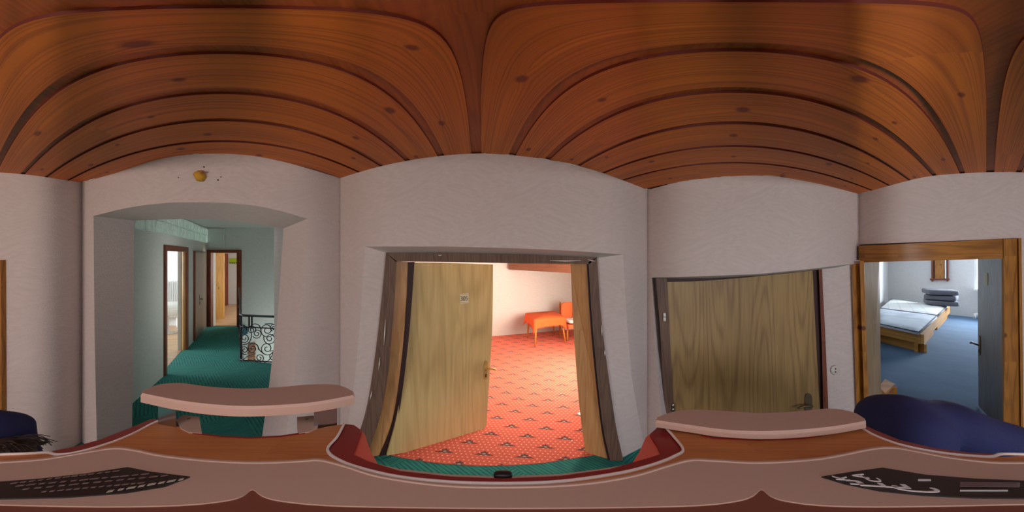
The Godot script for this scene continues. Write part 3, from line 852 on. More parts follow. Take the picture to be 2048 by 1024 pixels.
# ------------------------------------------------------------------ room with the red carpet
func make_red_room():
	var edge = []
	for p in cat(v2([[745, 899], [800, 914], [890, 927], [985, 931], [1080, 926], [1160, 914], [1222, 904]]), 4):
		var q = PF(p.x, p.y, 0.004); edge.append(Vector2(q.x, -q.z))
	var pts = edge.duplicate()
	pts.append_array(v2([[3.4, 10.6], [-2.4, 9.4]]))
	setting("floor_red_room", floor_slab(pts, 0.004, 0.05, -0.12, 2.45), M.red, "red-orange carpet with pale dots and dark sprigs", "carpet")
	var ba = PF(982, 673); var bb = PF(1147, 659)
	var A = Vector2(ba.x, -ba.z); var B = Vector2(bb.x, -bb.z)
	var n = (B - A).normalized()
	var st = S()
	upright(st, A - n * 2.2, B + n * 1.7, 0, 2.7)
	setting("wall_red_room_back", st, M.wall_white, "cream-white wall behind the orange table in the red room", "wall")
	var A2 = A - n * 2.2; var B2 = B + n * 1.7
	st = S(); upright(st, Vector2(-1.72, 4.12), A2, 0, 2.7)
	setting("wall_red_room_left", st, M.wall_white, "white wall behind the open door of the red room", "wall")
	st = S()
	var w0 = Vector2(1.32, 4.12); var w1 = B2; var dir = (w1 - w0)
	for b in [[0.0, 0.12, 0.0, 2.7], [0.5, 1.0, 0.0, 2.7], [0.12, 0.5, 0.0, 0.6], [0.12, 0.5, 2.3, 2.7]]:
		upright(st, w0 + dir * b[0], w0 + dir * b[1], b[2], b[3])
	setting("wall_red_room_right", st, M.wall_white, "white wall with the bright window of the red room", "wall")
	var wn = thing("window_4", "white framed window lighting the red room from the right", "window", XD((w0 + dir * 0.31).x, (w0 + dir * 0.31).y, 0.6), "", "structure")
	for b in [[0.12, 0.14, 0.6, 2.3], [0.48, 0.5, 0.6, 2.3], [0.3, 0.32, 0.6, 2.3], [0.12, 0.5, 0.6, 0.68], [0.12, 0.5, 2.22, 2.3]]:
		st = S(); upright(st, w0 + dir * b[0] + Vector2(0.05, 0), w0 + dir * b[1] + Vector2(0.05, 0), b[2], b[3], 0.06); part("window_frame", st, M.white_paint, wn)
	st = S(); upright(st, w0 + dir * 0.12 + Vector2(0.08, 0), w0 + dir * 0.5 + Vector2(0.08, 0), 0.6, 2.3, 0.006); part("pane", st, M.glass, wn)
	st = S(); solid(st, [XD(-1.9, 4.0, 2.7), XD(1.5, 4.0, 2.7), XD(B2.x + 0.2, B2.y + 0.3, 2.7), XD(A2.x - 0.2, A2.y + 0.3, 2.7)], Vector3(0, 0.1, 0))
	setting("ceiling_red_room", st, M.wall_white, "plain white ceiling of the red room", "ceiling")
	# brown boxed beam that comes forward from the back wall
	var b0 = P(1018, 530, 9.0); var b1 = P(1190, 530, 6.6)
	st = S()
	solid(st, [Vector3(b0.x, 1.66, b0.z), Vector3(b1.x, 1.66, b1.z), Vector3(b1.x, 2.7, b1.z), Vector3(b0.x, 2.7, b0.z)], Vector3(0.5, 0, -0.25))
	setting("trim_2", st, M.beam, "brown boxed beam below the ceiling of the red room", "beam")
	# skirting
	# ---- the door
	var d = thing("door_4", "pale oak door numbered 305 standing open into the red room", "door", PF(800, 912), "", "structure")
	var lD = func(x): return 1.0 / lerpf(1.0 / 3.60, 1.0 / 4.2, (x - 790.0) / 190.0)
	var F1 = []
	for p in cat(v2([[826, 525], [900, 526], [986, 529]]), 3): F1.append(P(p.x, p.y, lD.call(p.x)))
	for p in cat(v2([[986, 529], [985, 640], [980, 740], [973, 850]]), 4).slice(1): F1.append(P(p.x, p.y, lD.call(p.x)))
	for p in cat(v2([[970, 856], [940, 871], [909, 884], [840, 900], [774, 911]]), 3): F1.append(P(p.x, p.y, lD.call(p.x)))
	for p in cat(v2([[774, 911], [794, 830], [812, 700], [821, 600], [826, 525]]), 4).slice(1, -1): F1.append(P(p.x, p.y, lD.call(p.x)))
	var s2 = S(); solid(s2, F1, Vector3(-0.02, 0, -0.045))
	var leaf = part("leaf", s2, M.door_oak, d)
	# dark rebate and linings, from bowed uprights traced at their own depth
	var strip = func(called, l: Array, r: Array, dl, dr, thick, m, parent):
		var s = S()
		var la = cat(v2(l), 6); var ra = cat(v2(r), 6)
		var loop = []
		for p in la: loop.append(P(p.x, p.y, dl))
		for i in ra.size():
			var p = ra[ra.size() - 1 - i]; loop.append(P(p.x, p.y, dr))
		deepen(s, loop, thick)
		return part(called, s, m, parent)
	strip.call("rebate", [[816, 524], [813, 600], [803, 720], [785, 840], [756, 917]], [[829, 524], [824, 600], [815, 700], [797, 830], [770, 916]], 3.60, 3.62, 0.05, M.plum, d)
	strip.call("lining", [[791, 523], [788, 600], [776, 740], [760, 830], [728, 920]], [[819, 524], [815, 600], [805, 720], [787, 840], [758, 918]], 3.56, 3.62, 0.05, M.lining, d)
	strip.call("frame_post", [[772, 506], [763, 600], [749, 720], [730, 830], [698, 925]], [[793, 522], [789, 600], [777, 740], [761, 830], [730, 921]], 3.52, 3.52, 0.12, M.casing, d)
	strip.call("lining", [[1141, 527], [1146, 640], [1154, 760], [1163, 850], [1172, 912]], [[1178, 527], [1185, 640], [1196, 760], [1208, 860], [1222, 926]], 3.66, 3.54, 0.05, M.lining, d)
	strip.call("rebate", [[1173, 527], [1180, 640], [1191, 760], [1203, 860], [1217, 926]], [[1179, 527], [1186, 640], [1197, 760], [1209, 860], [1223, 927]], 3.535, 3.535, 0.05, M.plum, d)
	strip.call("frame_post", [[1177, 524], [1184, 640], [1195, 760], [1207, 860], [1222, 928]], [[1194, 515], [1203, 640], [1218, 760], [1233, 860], [1248, 928]], 3.52, 3.52, 0.12, M.casing, d)
	var s = S(); var lp = []
	for p in [[771, 505], [900, 506], [1050, 509], [1195, 515], [1179, 528], [1050, 527], [900, 524], [791, 523]]: lp.append(P(p[0], p[1], 3.52))
	solid(s, lp, Vector3(0, 0, -0.12)); part("frame_head", s, M.casing, d)
	for c in [[[771, 640], [768, 690]], [[757, 740], [760, 715]], [[1203, 650], [1204, 672]], [[1209, 700], [1210, 712]], [[1100, 521], [1162, 521]], [[1176, 519], [1190, 522]], [[740, 800], [744, 782]], [[876, 510], [884, 510]]]:
		s = S(true); tube(s, [P(c[0][0], c[0][1], 3.515), P((c[0][0] + c[1][0]) / 2.0, (c[0][1] + c[1][1]) / 2.0 + 1, 3.51), P(c[1][0], c[1][1], 3.515)], [0.002, 0.007, 0.002], 5)
		part("paint_chip", s, M.filler, d)
	var nrm = Vector3(-sin(deg_to_rad(34.7)) * -1, 0, cos(deg_to_rad(34.7)))
	var bs = Basis(Vector3.UP, deg_to_rad(34.7))
	s = S(); box(s, P(928.5, 597, lD.call(928.5) - 0.004), Vector3(0.105, 0.11, 0.006), bs, 0.002)
	var sg = part("number_sign", s, M.cream, leaf, "cream number sign reading 305")
	text(sg, "305", P(928.5, 597, lD.call(928.5) - 0.010), bs, 0.05, M.ink, 0.85)
	s = S()
	for b in [[0, 0.045, 0.09, 0.002], [0, -0.045, 0.09, 0.002]]: box(s, P(928.5, 597, lD.call(928.5) - 0.009) + bs * Vector3(b[0], b[1], 0), Vector3(b[2], b[3], 0.002), bs)
	part("border_line", s, M.bronze, sg)
	lever(leaf, "handle", P(971, 740, lD.call(971) - 0.002), bs, Vector2(0.05, 0.22), M.brass, -0.10, 1)
	# ---- table, cloth and chair
	var h = 0.60
	var T = [PF(1068, 640, h), PF(1131, 634, h), PF(1108, 621.5, h), PF(1051, 626, h)]
	var tb = thing("dining_table", "small table with splayed honey-brown legs under an orange cloth", "table", PF(1085, 684))
	var feet = [PF(1070, 694), PF(1131, 686), PF(1108, 669), PF(1055, 676)]
	var tops = []
	var c = mid(T)
	for k in 4: tops.append(c + (T[k] - c) * 0.93)
	s = S(); var low = []
	for t in tops: low.append(t + Vector3(0, -0.012, 0))
	solid(s, low, Vector3(0, -0.03, 0)); part("tabletop", s, M.table_wood, tb)
	for k in 4:
		s = S(true); var a = c + (T[k] - c) * 0.8 + Vector3(0, -0.04, 0); var f = feet[k]
		tube(s, [a, a.lerp(f, 0.5), f], [0.028, 0.024, 0.014], 10); part("leg", s, M.table_wood, tb)
		s = S(true); tube(s, [f + Vector3(0, 0.012, 0), f], 0.017, 8); part("foot_cap", s, M.ink, tb)
	var cloth = thing("tablecloth", "bright orange cloth hanging in folds over the small table", "tablecloth", c)
	s = S(true)
	var rim = []
	for k in 4:
		for j in 14:
			rim.append([T[k].lerp(T[(k + 1) % 4], j / 14.0), k, j / 14.0])
	var nr = rim.size()
	var out_at = func(i): return ((rim[i][0] - c) * Vector3(1, 0, 1)).normalized()
	var hem = []
	for i in nr:
		var j = rim[i][2]; var corner = pow(absf(j * 2.0 - 1.0), 5.0)
		var drop = 0.16 + 0.12 * corner + 0.008 * sin(i * 2.1)
		var o = out_at.call(i) * (0.03 + 0.02 * sin(i * 1.7) + 0.02 * corner)
		hem.append(rim[i][0] + o + Vector3(0, -drop, 0))
	for i in nr:
		var i2 = (i + 1) % nr
		var e1 = rim[i][0] + out_at.call(i) * 0.006 + Vector3(0, -0.012, 0); var e2 = rim[i2][0] + out_at.call(i2) * 0.006 + Vector3(0, -0.012, 0)
		tri(s, c, rim[i][0], rim[i2][0])
		quad(s, rim[i][0], e1, e2, rim[i2][0])
		var p1 = e1; var p2 = e2
		for k in 4:
			var t = (k + 1) / 4.0
			var q1 = e1.lerp(hem[i], t); var q2 = e2.lerp(hem[i2], t)
			quad(s, p1, q1, q2, p2); p1 = q1; p2 = q2
	part("cloth", s, M.orange, cloth)
	s = S()
	for i in nr:
		for k in 2:
			var a = hem[i].lerp(hem[(i + 1) % nr], k * 0.5)
			box(s, a + Vector3(0, -0.012, 0), Vector3(0.008, 0.03, 0.004))
	part("fringe", s, M.orange, cloth).set_meta("kind", "stuff")
	# dining chair, back against the wall
	var ch = thing("dining_chair", "wooden chair with orange padded back and patterned seat beside the orange table", "chair", PF(1142, 676))
	var dch = 8.95
	var post = func(x, y0, y1, dd, r):
		var q = S(true); tube(q, [P(x, y0, dd), P(x, (y0 + y1) / 2, dd), P(x, y1, dd - 0.05)], r, 8); return q
	part("back_post", post.call(1120, 604, 673, dch, 0.022), M.table_wood, ch); part("back_post", post.call(1149, 602, 670, dch - 0.2, 0.022), M.table_wood, ch)
	part("leg", post.call(1135, 650, 681, 8.45, 0.02), M.table_wood, ch); part("leg", post.call(1160, 650, 680, 8.4, 0.02), M.table_wood, ch)
	s = S(true); blob(s, P(1135, 621, dch - 0.1), Vector3(0.36, 0.42, 0.09), Basis(Vector3.UP, 0.35), 0.5); part("back_pad", s, M.chair_cloth, ch)
	s = S(true); blob(s, P(1148, 641, 8.5), Vector3(0.42, 0.09, 0.36), Basis(Vector3.UP, 0.35), 0.4); part("seat", s, M.quilt, ch, "white seat pad with a small grey pattern")
	s = S(); box(s, P(1146, 651, 8.5), Vector3(0.40, 0.1, 0.3), Basis(Vector3.UP, 0.35), 0.01); part("apron", s, M.chair_cloth, ch)
	# scraps
	var sc = thing("paper_scrap", "white scrap of paper on the red carpet by the door jamb", "paper", PF(1158, 830, 0.006))
	s = S(); solid(s, [PF(1154, 829, 0.008), PF(1161, 832, 0.008), PF(1161, 825, 0.008)], Vector3(0, 0.01, 0)); part("sheet", s, M.white_paint, sc)
	sc = thing("paper_scrap", "tiny white crumb of paper on the red carpet", "paper", PF(1143, 882, 0.006))
	s = S(); solid(s, [PF(1142, 884, 0.008), PF(1146, 883, 0.008), PF(1144, 881, 0.008)], Vector3(0, 0.008, 0)); part("sheet", s, M.white_paint, sc)

# ------------------------------------------------------------------ closed door on the right
func make_closed_door():
	var D0 = 3.78
	var d = thing("door_5", "closed brown oak door under the overhanging plaster", "door", P(1490, 892, D0), "", "structure")
	var fy = 512.0 + F * EYE / D0
	var flat = func(called, l, depth, thick, m, parent):
		var s = S(); var lp = []
		for p in l: lp.append(P(p[0], p[1], depth))
		deepen(s, lp, thick); return part(called, s, m, parent)
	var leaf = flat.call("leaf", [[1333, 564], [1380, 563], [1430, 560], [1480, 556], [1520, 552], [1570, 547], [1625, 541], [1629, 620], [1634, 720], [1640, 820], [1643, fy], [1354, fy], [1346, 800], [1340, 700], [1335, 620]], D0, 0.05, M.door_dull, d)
	flat.call("frame_post", [[1313, 556], [1334, 556], [1341, 700], [1347, 800], [1356, fy], [1340, fy], [1328, 800], [1319, 640]], D0 - 0.02, 0.1, M.casing, d)
	flat.call("frame_head", [[1313, 552], [1420, 548], [1520, 544], [1640, 534], [1640, 541], [1520, 553], [1420, 561], [1330, 564]], D0 + 0.03, 0.08, M.plum, d)
	flat.call("frame_post", [[1622, 530], [1644, 530], [1650, 700], [1656, fy], [1640, fy], [1634, 720], [1627, 600]], D0 + 0.005, 0.08, M.plum, d)
	flat.call("frame_post", [[1637, 528], [1643, 528], [1650, 660], [1656, 800], [1659, fy], [1648, fy], [1644, 700]], D0 - 0.02, 0.08, M.casing_red, d)
	for k in [[1329, 634], [1346, 815]]:
		var s = S(true); tube(s, [P(k[0], k[1] - 8, D0 - 0.03), P(k[0], k[1] - 0.5, D0 - 0.03)], 0.014, 10); tube(s, [P(k[0], k[1] + 0.5, D0 - 0.03), P(k[0], k[1] + 8, D0 - 0.03)], 0.014, 10)
		part("hinge", s, M.white_paint if k[1] < 700 else M.steel, d)
	var h = lever(leaf, "handle", P(1616, 812, D0 - 0.001), Basis(), Vector2(0.075, 0.27), M.bronze, 0.15, 1)
	# recessed strip of wall beside it and the wall behind the leaf
	var s = S()
	for l in [[[1640, 520], [1722, 520], [1722, fy], [1640, fy]]]:
		var lp = []
		for p in l: lp.append(P(p[0], p[1], D0 + 0.02))
		deepen(s, lp, 0.2)
	setting("wall_recess", s, M.wall, "narrow recessed strip of white wall between the closed door and pine frame", "wall")
	s = S(); var lp2 = []
	for p in [[1290, 530], [1722, 500], [1722, fy + 2], [1290, fy + 2]]: lp2.append(P(p[0], p[1], D0 + 0.12))
	solid(s, lp2, Vector3(0, 0, -0.1))
	setting("wall_behind_door", s, M.wall, "wall closing the recess behind the closed oak door", "wall")
	var sk = thing("cable_outlet", "round cable outlet cover on the narrow white wall strip", "outlet", P(1669, 740, D0))
	s = S(true); var q = P(1669, 740, D0 + 0.018); var ring = []
	for k in 20: ring.append(q + Vector3(cos(TAU * k / 20) * 0.048, sin(TAU * k / 20) * 0.052, 0))
	var ring2 = []
	for k in 20: ring2.append(q + Vector3(cos(TAU * k / 20) * 0.042, sin(TAU * k / 20) * 0.046, 0.012))
	loft(s, ring2, ring); part("cover", s, M.socket, sk)
	for k in [-1, 1]:
		s = S(); box(s, q + Vector3(0, k * 0.016, 0.012), Vector3(0.012, 0.014, 0.004)); part("hole", s, M.hole, sk)

# ------------------------------------------------------------------ room with the bed and the blue carpet
func make_blue_room():
	var d = thing("door_6", "grey-brown door standing open in a wide pine frame, blue room behind", "door", P(1880, 880, 3.7), "", "structure")
	var flat = func(called, l, da, db, thick, m, parent):
		var s = S(); var lp = []
		for p in l: lp.append(P(p[0], p[1], lerpf(da, db, (p[0] - l[0][0]) / max(l[1][0] - l[0][0], 1.0))))
		deepen(s, lp, thick); return part(called, s, m, parent)
	var fy = 512.0 + F * EYE / 3.7
	var s = S(); var lp = []
	s = S(true)
	var hx0 = func(u): return lerpf(1717.0, 2008.0, u)
	for face in 2:
		grid(s, 24, 2, func(u, v):
			var x = hx0.call(u)
			return WP(x, lerpf(lerpf(492.0, 478.0, u), lerpf(525.0, 517.0, u), v), -0.045 + 0.2 * face), face == 0)
	for k in 2:
		s.set_smooth_group(1 + k)
		grid(s, 24, 1, func(u, v):
			var x = hx0.call(u)
			return WP(x, lerpf(492.0, 478.0, u) if k == 0 else lerpf(525.0, 517.0, u), -0.045 + 0.2 * v), k == 1)
	part("frame_head", s, M.pine_flat, d)
	s = S(); lp = []
	for p in [[2007, 478], [2038, 477], [2042, 700], [2046, 930], [2006, 930], [2009, 700]]: lp.append(P(p[0], p[1], dwall(p[0]) - 0.05))
	deepen(s, lp, 0.2); part("frame_post", s, M.pine_up, d)
	s = S(); lp = []
	for p in [[2037, 476], [2043, 476], [2048, 930], [2043, 930], [2040, 700]]: lp.append(P(p[0], p[1], dwall(p[0]) - 0.062))
	deepen(s, lp, 0.2); part("bead", s, M.pine_up, d)
	s = S(); lp = []
	for p in [[1703, 530], [1720, 527], [1727, 700], [1734, 900], [1716, 900], [1709, 700]]: lp.append(P(p[0], p[1], 3.78))
	deepen(s, lp, 0.1); part("frame_post", s, M.pine_up, d)
	s = S(); lp = []
	for p in [[1719, 522], [1728, 522], [1734, 700], [1740, 900], [1731, 900], [1725, 700]]: lp.append(P(p[0], p[1], 3.74))
	deepen(s, lp, 0.1); part("bead", s, M.pine_up, d)
	flat.call("lining", [[1727, 514], [1759, 514], [1761, 700], [1763, 880], [1740, 900], [1734, 700]], 3.84, 4.1, 0.03, M.lining_dull, d)
	flat.call("lining_edge", [[2003, 512], [2010, 512], [2012, 700], [2014, 900], [2006, 900], [2004, 700]], 3.9, 3.86, 0.03, M.lining, d)
	# leaf, hinged at the right
	s = S(); lp = []
	var bD = func(x): return 1.0 / lerpf(1.0 / 4.8, 1.0 / 4.0, (x - 1955.0) / 50.0)
	for p in [[1955, 500], [2005, 500], [2007, 700], [2009, 866], [1957, 812], [1956, 700]]: lp.append(P(p[0], p[1], bD.call(p[0])))
	deepen(s, lp, 0.045)
	var leaf = part("leaf", s, M.door_grey, d)
	var hx = (2005 - 1024) / F * 4.0 - (1955 - 1024) / F * 4.8; var hd = 4.0 - 4.8
	var bs = Basis(Vector3.UP, atan2(hd, hx))
	bs = Basis(Vector3(hx, 0, -hd).normalized(), Vector3.UP, Vector3(hx, 0, -hd).normalized().cross(Vector3.UP))
	s = S(); box(s, P(1972, 558, bD.call(1972) - 0.006), Vector3(0.14, 0.15, 0.008), bs); part("number_sign", s, M.cream, leaf)
	lever(leaf, "handle", P(1960, 691, bD.call(1960) - 0.004), Basis(-bs.x, Vector3.UP, bs.z), Vector2(0.05, 0.26), M.bronze, -0.12, 1)
	# shell of the room
	var C = Vector2(14.34, 13.73); var W = Vector2(14.97, 12.0)
	var n = (W - C).normalized()
	var R = W + n * 3.6
	var pts = v2([[3.75, 3.75], [10.9, 11.1], [C.x + 0.1, C.y + 0.1]])
	pts.append(R); pts.append_array(v2([[7.4, 3.7]]))
	setting("floor_blue_room", floor_slab(pts, 0.003, 0.1, 0.4, 0.5), M.blue, "mottled blue carpet around the bed", "carpet")
	s = S(); upright(s, Vector2(4.08, 4.1), Vector2(11.0, 11.05), 0, 2.7); upright(s, Vector2(11.0, 11.05), C, 0, 2.7)
	setting("wall_blue_room_left", s, M.wall_white, "pale wall at the head of the bed beside the door lining", "wall")
	s = S()
	var ws = hit(1948.5, C, W); var k0 = (ws - C).dot(n); var k1 = k0 + 1.9
	upright(s, C - n * 0.05, C + n * k0, 0, 2.7); upright(s, C + n * k0, C + n * k1, 0, 0.93); upright(s, C + n * k0, C + n * k1, 2.25, 2.7); upright(s, C + n * k1, R, 0, 2.7)
	setting("wall_blue_room_back", s, M.wall_white, "pale blue-white wall behind the bed carrying the wooden mirror", "wall")
	var wn = thing("window_5", "bright window beside the open grey door in the blue room", "window", XD(ws.x, ws.y, 0.93), "", "structure")
	s = S(); upright(s, C + n * k0, C + n * (k0 + 0.06), 0.93, 2.25, 0.08); part("window_frame", s, M.white_paint, wn)
	s = S(); upright(s, C + n * (k1 - 0.06), C + n * k1, 0.93, 2.25, 0.08); part("window_frame", s, M.white_paint, wn)
	s = S(); upright(s, C + n * k0 - Vector2(0.15, 0.1), C + n * k1 - Vector2(0.15, 0.1), 0.88, 0.94, 0.3); part("window_sill", s, M.white_paint, wn)
	s = S(); upright(s, C + n * k0 + Vector2(0.08, 0), C + n * k1 + Vector2(0.08, 0), 0.93, 2.25, 0.006); part("pane", s, M.glass, wn)
	s = S(); upright(s, R, Vector2(7.3, 3.75), 0, 2.7)
	setting("wall_blue_room_right", s, M.wall_white, "white wall behind the open grey door", "wall")
	s = S(); solid(s, [XD(3.6, 3.7, 2.7), XD(C.x - 0.3, C.y + 0.3, 2.7), XD(R.x + 0.5, R.y, 2.7), XD(7.5, 3.65, 2.7)], Vector3(0, 0.1, 0))
	setting("ceiling_blue_room", s, M.wall_white, "plain white ceiling of the blue room", "ceiling")
	# bed
	var bed = thing("bed", "low pine double bed standing on the blue carpet", "bed", PF(1840, 705))
	var h = 0.38
	var fr = PF(1843, 669, h); var br = PF(1900, 613, h); var fl_ = PF(1754, 651, h); var bl = PF(1781, 599, h)
	var boards = [["front_board", fl_, fr], ["side_board", fr, br]]
	for b in boards:
		var dirb = (b[2] - b[1]).normalized(); var nb = Vector3(-dirb.z, 0, dirb.x) * 0.05
		if nb.dot(mid([fr, br, fl_, bl]) - b[1]) < 0: nb = -nb
		s = S(); solid(s, [b[1], b[2], b[2] + Vector3(0, -0.2, 0), b[1] + Vector3(0, -0.2, 0)], nb); part(b[0], s, M.pine_bed, bed)
		var cut = 1.0 if b[0] == "front_board" else 0.42
		s = S(); var p0 = b[1] + nb * 1.0 + Vector3(0, -0.2, 0); var p1 = b[1].lerp(b[2], cut) + nb * 1.0 + Vector3(0, -0.2, 0)
		solid(s, [p0, p1, p1 + Vector3(0, -0.178, 0), p0 + Vector3(0, -0.178, 0)], nb); part("plinth", s, M.pine_bed, bed)
		if cut < 1.0:
			p0 = b[1].lerp(b[2], 0.55) + nb + Vector3(0, -0.2, 0); p1 = b[2] + nb + Vector3(0, -0.2, 0)
			s = S(); solid(s, [p0, p1, p1 + Vector3(0, -0.178, 0), p0 + Vector3(0, -0.178, 0)], nb); part("plinth", s, M.pine_bed, bed)
	s = S(); var base = []
	var cc = mid([fl_, fr, br, bl])
	for p in [fl_, fr, br, bl]: base.append(cc + (p - cc) * 0.99 + Vector3(0, -0.06, 0))
	solid(s, base, Vector3(0, -0.05, 0)); part("slatted_base", s, M.pine_bed, bed)
	var pad = func(called, label, l, m, group):
		var t = thing(called, label, "mattress", mid(l) + Vector3(0, -0.1, 0), group)
		var st = S(true)
		var c = mid(l)
		var ring = func(k, y):
			var o = []
			for p in l: o.append(c + (p - c) * k + Vector3(0, y, 0))
			return o
		var bw = noise(int(c.x * 10), 0.9, 2)
		grid(st, 16, 16, func(u, v):
			var p = (l[0] as Vector3).lerp(l[1], u).lerp((l[3] as Vector3).lerp(l[2], u), v)
			var e = min(min(u, 1 - u), min(v, 1 - v))
			return p + Vector3(0, -0.035 * exp(-e * 22.0) + 0.012 * bw.get_noise_2d(p.x, p.z), 0))
		st.set_smooth_group(1)
		loft(st, ring.call(1.0, -0.035), ring.call(1.0, -0.09), false)
		part("pad", st, m, t)
		var pp = []
		for i in 4:
			for j in 8: pp.append((l[i] as Vector3).lerp(l[(i + 1) % 4], j / 8.0) + Vector3(0, -0.033, 0))
		st = S(true); tube(st, pp, 0.012, 6, true); part("piping", st, M.grey_cloth, t)
		return t
	var hh = 0.475
	pad.call("mattress", "crumpled white mattress pad on the front half of the pine bed", [PF(1756, 644, hh), PF(1838, 661, hh), PF(1874, 629, hh), PF(1760, 615, hh)], M.sheet, "mattress pads")
	pad.call("mattress", "quilted off-white mattress pad on the wall side of the pine bed", [PF(1760, 614, hh), PF(1875, 628, hh), PF(1893, 611, hh), PF(1782, 596.5, hh)], M.quilt, "mattress pads")
	var lb = ["lowest dark grey cushion of the stack on the bed", "middle dark grey cushion of the stack on the bed", "topmost tufted dark grey cushion of the stack on the bed"]
	for k in 3:
		var at = PF(1880 + [1, 2, -1][k], 613, 0.43); at.y = 0.486 + k * 0.162
		var cu = thing("cushion", lb[k], "cushion", at, "grey cushions on the bed")
		var rot = Basis(Vector3.UP, 0.75 + [0.05, -0.12, 0.1][k])
		s = S(true); blob(s, at + Vector3(0, 0.079, 0), Vector3(0.95, 0.155, 0.66), rot, 0.28, 40, 14); part("cover", s, M.grey_cloth, cu)
		for q in [[-0.22, -0.12], [0.22, -0.12], [-0.22, 0.12], [0.22, 0.12]]:
			s = S(true); blob(s, at + Vector3(0, 0.152, 0) + rot * Vector3(q[0], 0, q[1]), Vector3(0.045, 0.016, 0.045), Basis(), 1.0, 10, 6); part("button", s, M.ink, cu)
	# mirror on the wall
	var mr = thing("wall_mirror", "wooden framed mirror with crossed corners on the wall above the bed", "mirror", on_line(1882, 560, C, W, 0.04))
	var bar = func(called, x0, y0, x1, y1, off, th, m):
		var st = S(); solid(st, [on_line(x0, y0, C, W, off), on_line(x1, y0, C, W, off), on_line(x1, y1, C, W, off), on_line(x0, y1, C, W, off)], Vector3(0.0, 0, -th) + Vector3(th, 0, 0) * 0.6)
		return part(called, st, m, mr)
	bar.call("glass", 1868, 480, 1896, 558, 0.03, 0.015, M.mirror)
	bar.call("backboard", 1871, 480, 1890, 557, 0.05, 0.01, M.pine_up)
	bar.call("frame_side", 1866, 476, 1869.5, 563, 0.08, 0.03, M.casing_red); bar.call("frame_side", 1896, 476, 1899.5, 563, 0.08, 0.03, M.casing_red)
	bar.call("frame_rail", 1863.5, 557, 1902, 560.5, 0.09, 0.03, M.casing_red); bar.call("frame_rail", 1863.5, 478, 1902, 482, 0.09, 0.03, M.casing_red)
	# radiator pipe stub under the window
	var rp = thing("radiator_valve", "small white pipe valve on the floor by the blue room wall", "valve", PF(1949, 637))
	s = S(true); var q0 = PF(1949, 637); tube(s, [q0, q0 + Vector3(0, 0.16, 0)], 0.035, 8); part("pipe", s, M.white_paint, rp)
	s = S(true); tube(s, [q0 + Vector3(0, 0.12, 0), q0 + Vector3(0.25, 0.14, -0.05)], 0.045, 8); part("valve_head", s, M.white_paint, rp)
	# stool behind the door lining
	var stl = thing("stool", "small pine stool half hidden behind the person in navy", "stool", PF(1772, 800))
	var sh = 0.42
	var ring = [PF(1757, 774, sh), PF(1770, 786, sh), PF(1790, 768, sh), PF(1770, 758, sh)]
	s = S(); solid(s, ring, Vector3(0, -0.03, 0)); part("seat", s, M.pine_bed, stl)
	var sc = mid(ring)
	for p in ring:
		var q = sc + (p - sc) * 0.82
		s = S(); box(s, Vector3(q.x, sh / 2 - 0.015, q.z), Vector3(0.045, sh - 0.03, 0.045)); part("leg", s, M.pine_bed, stl)

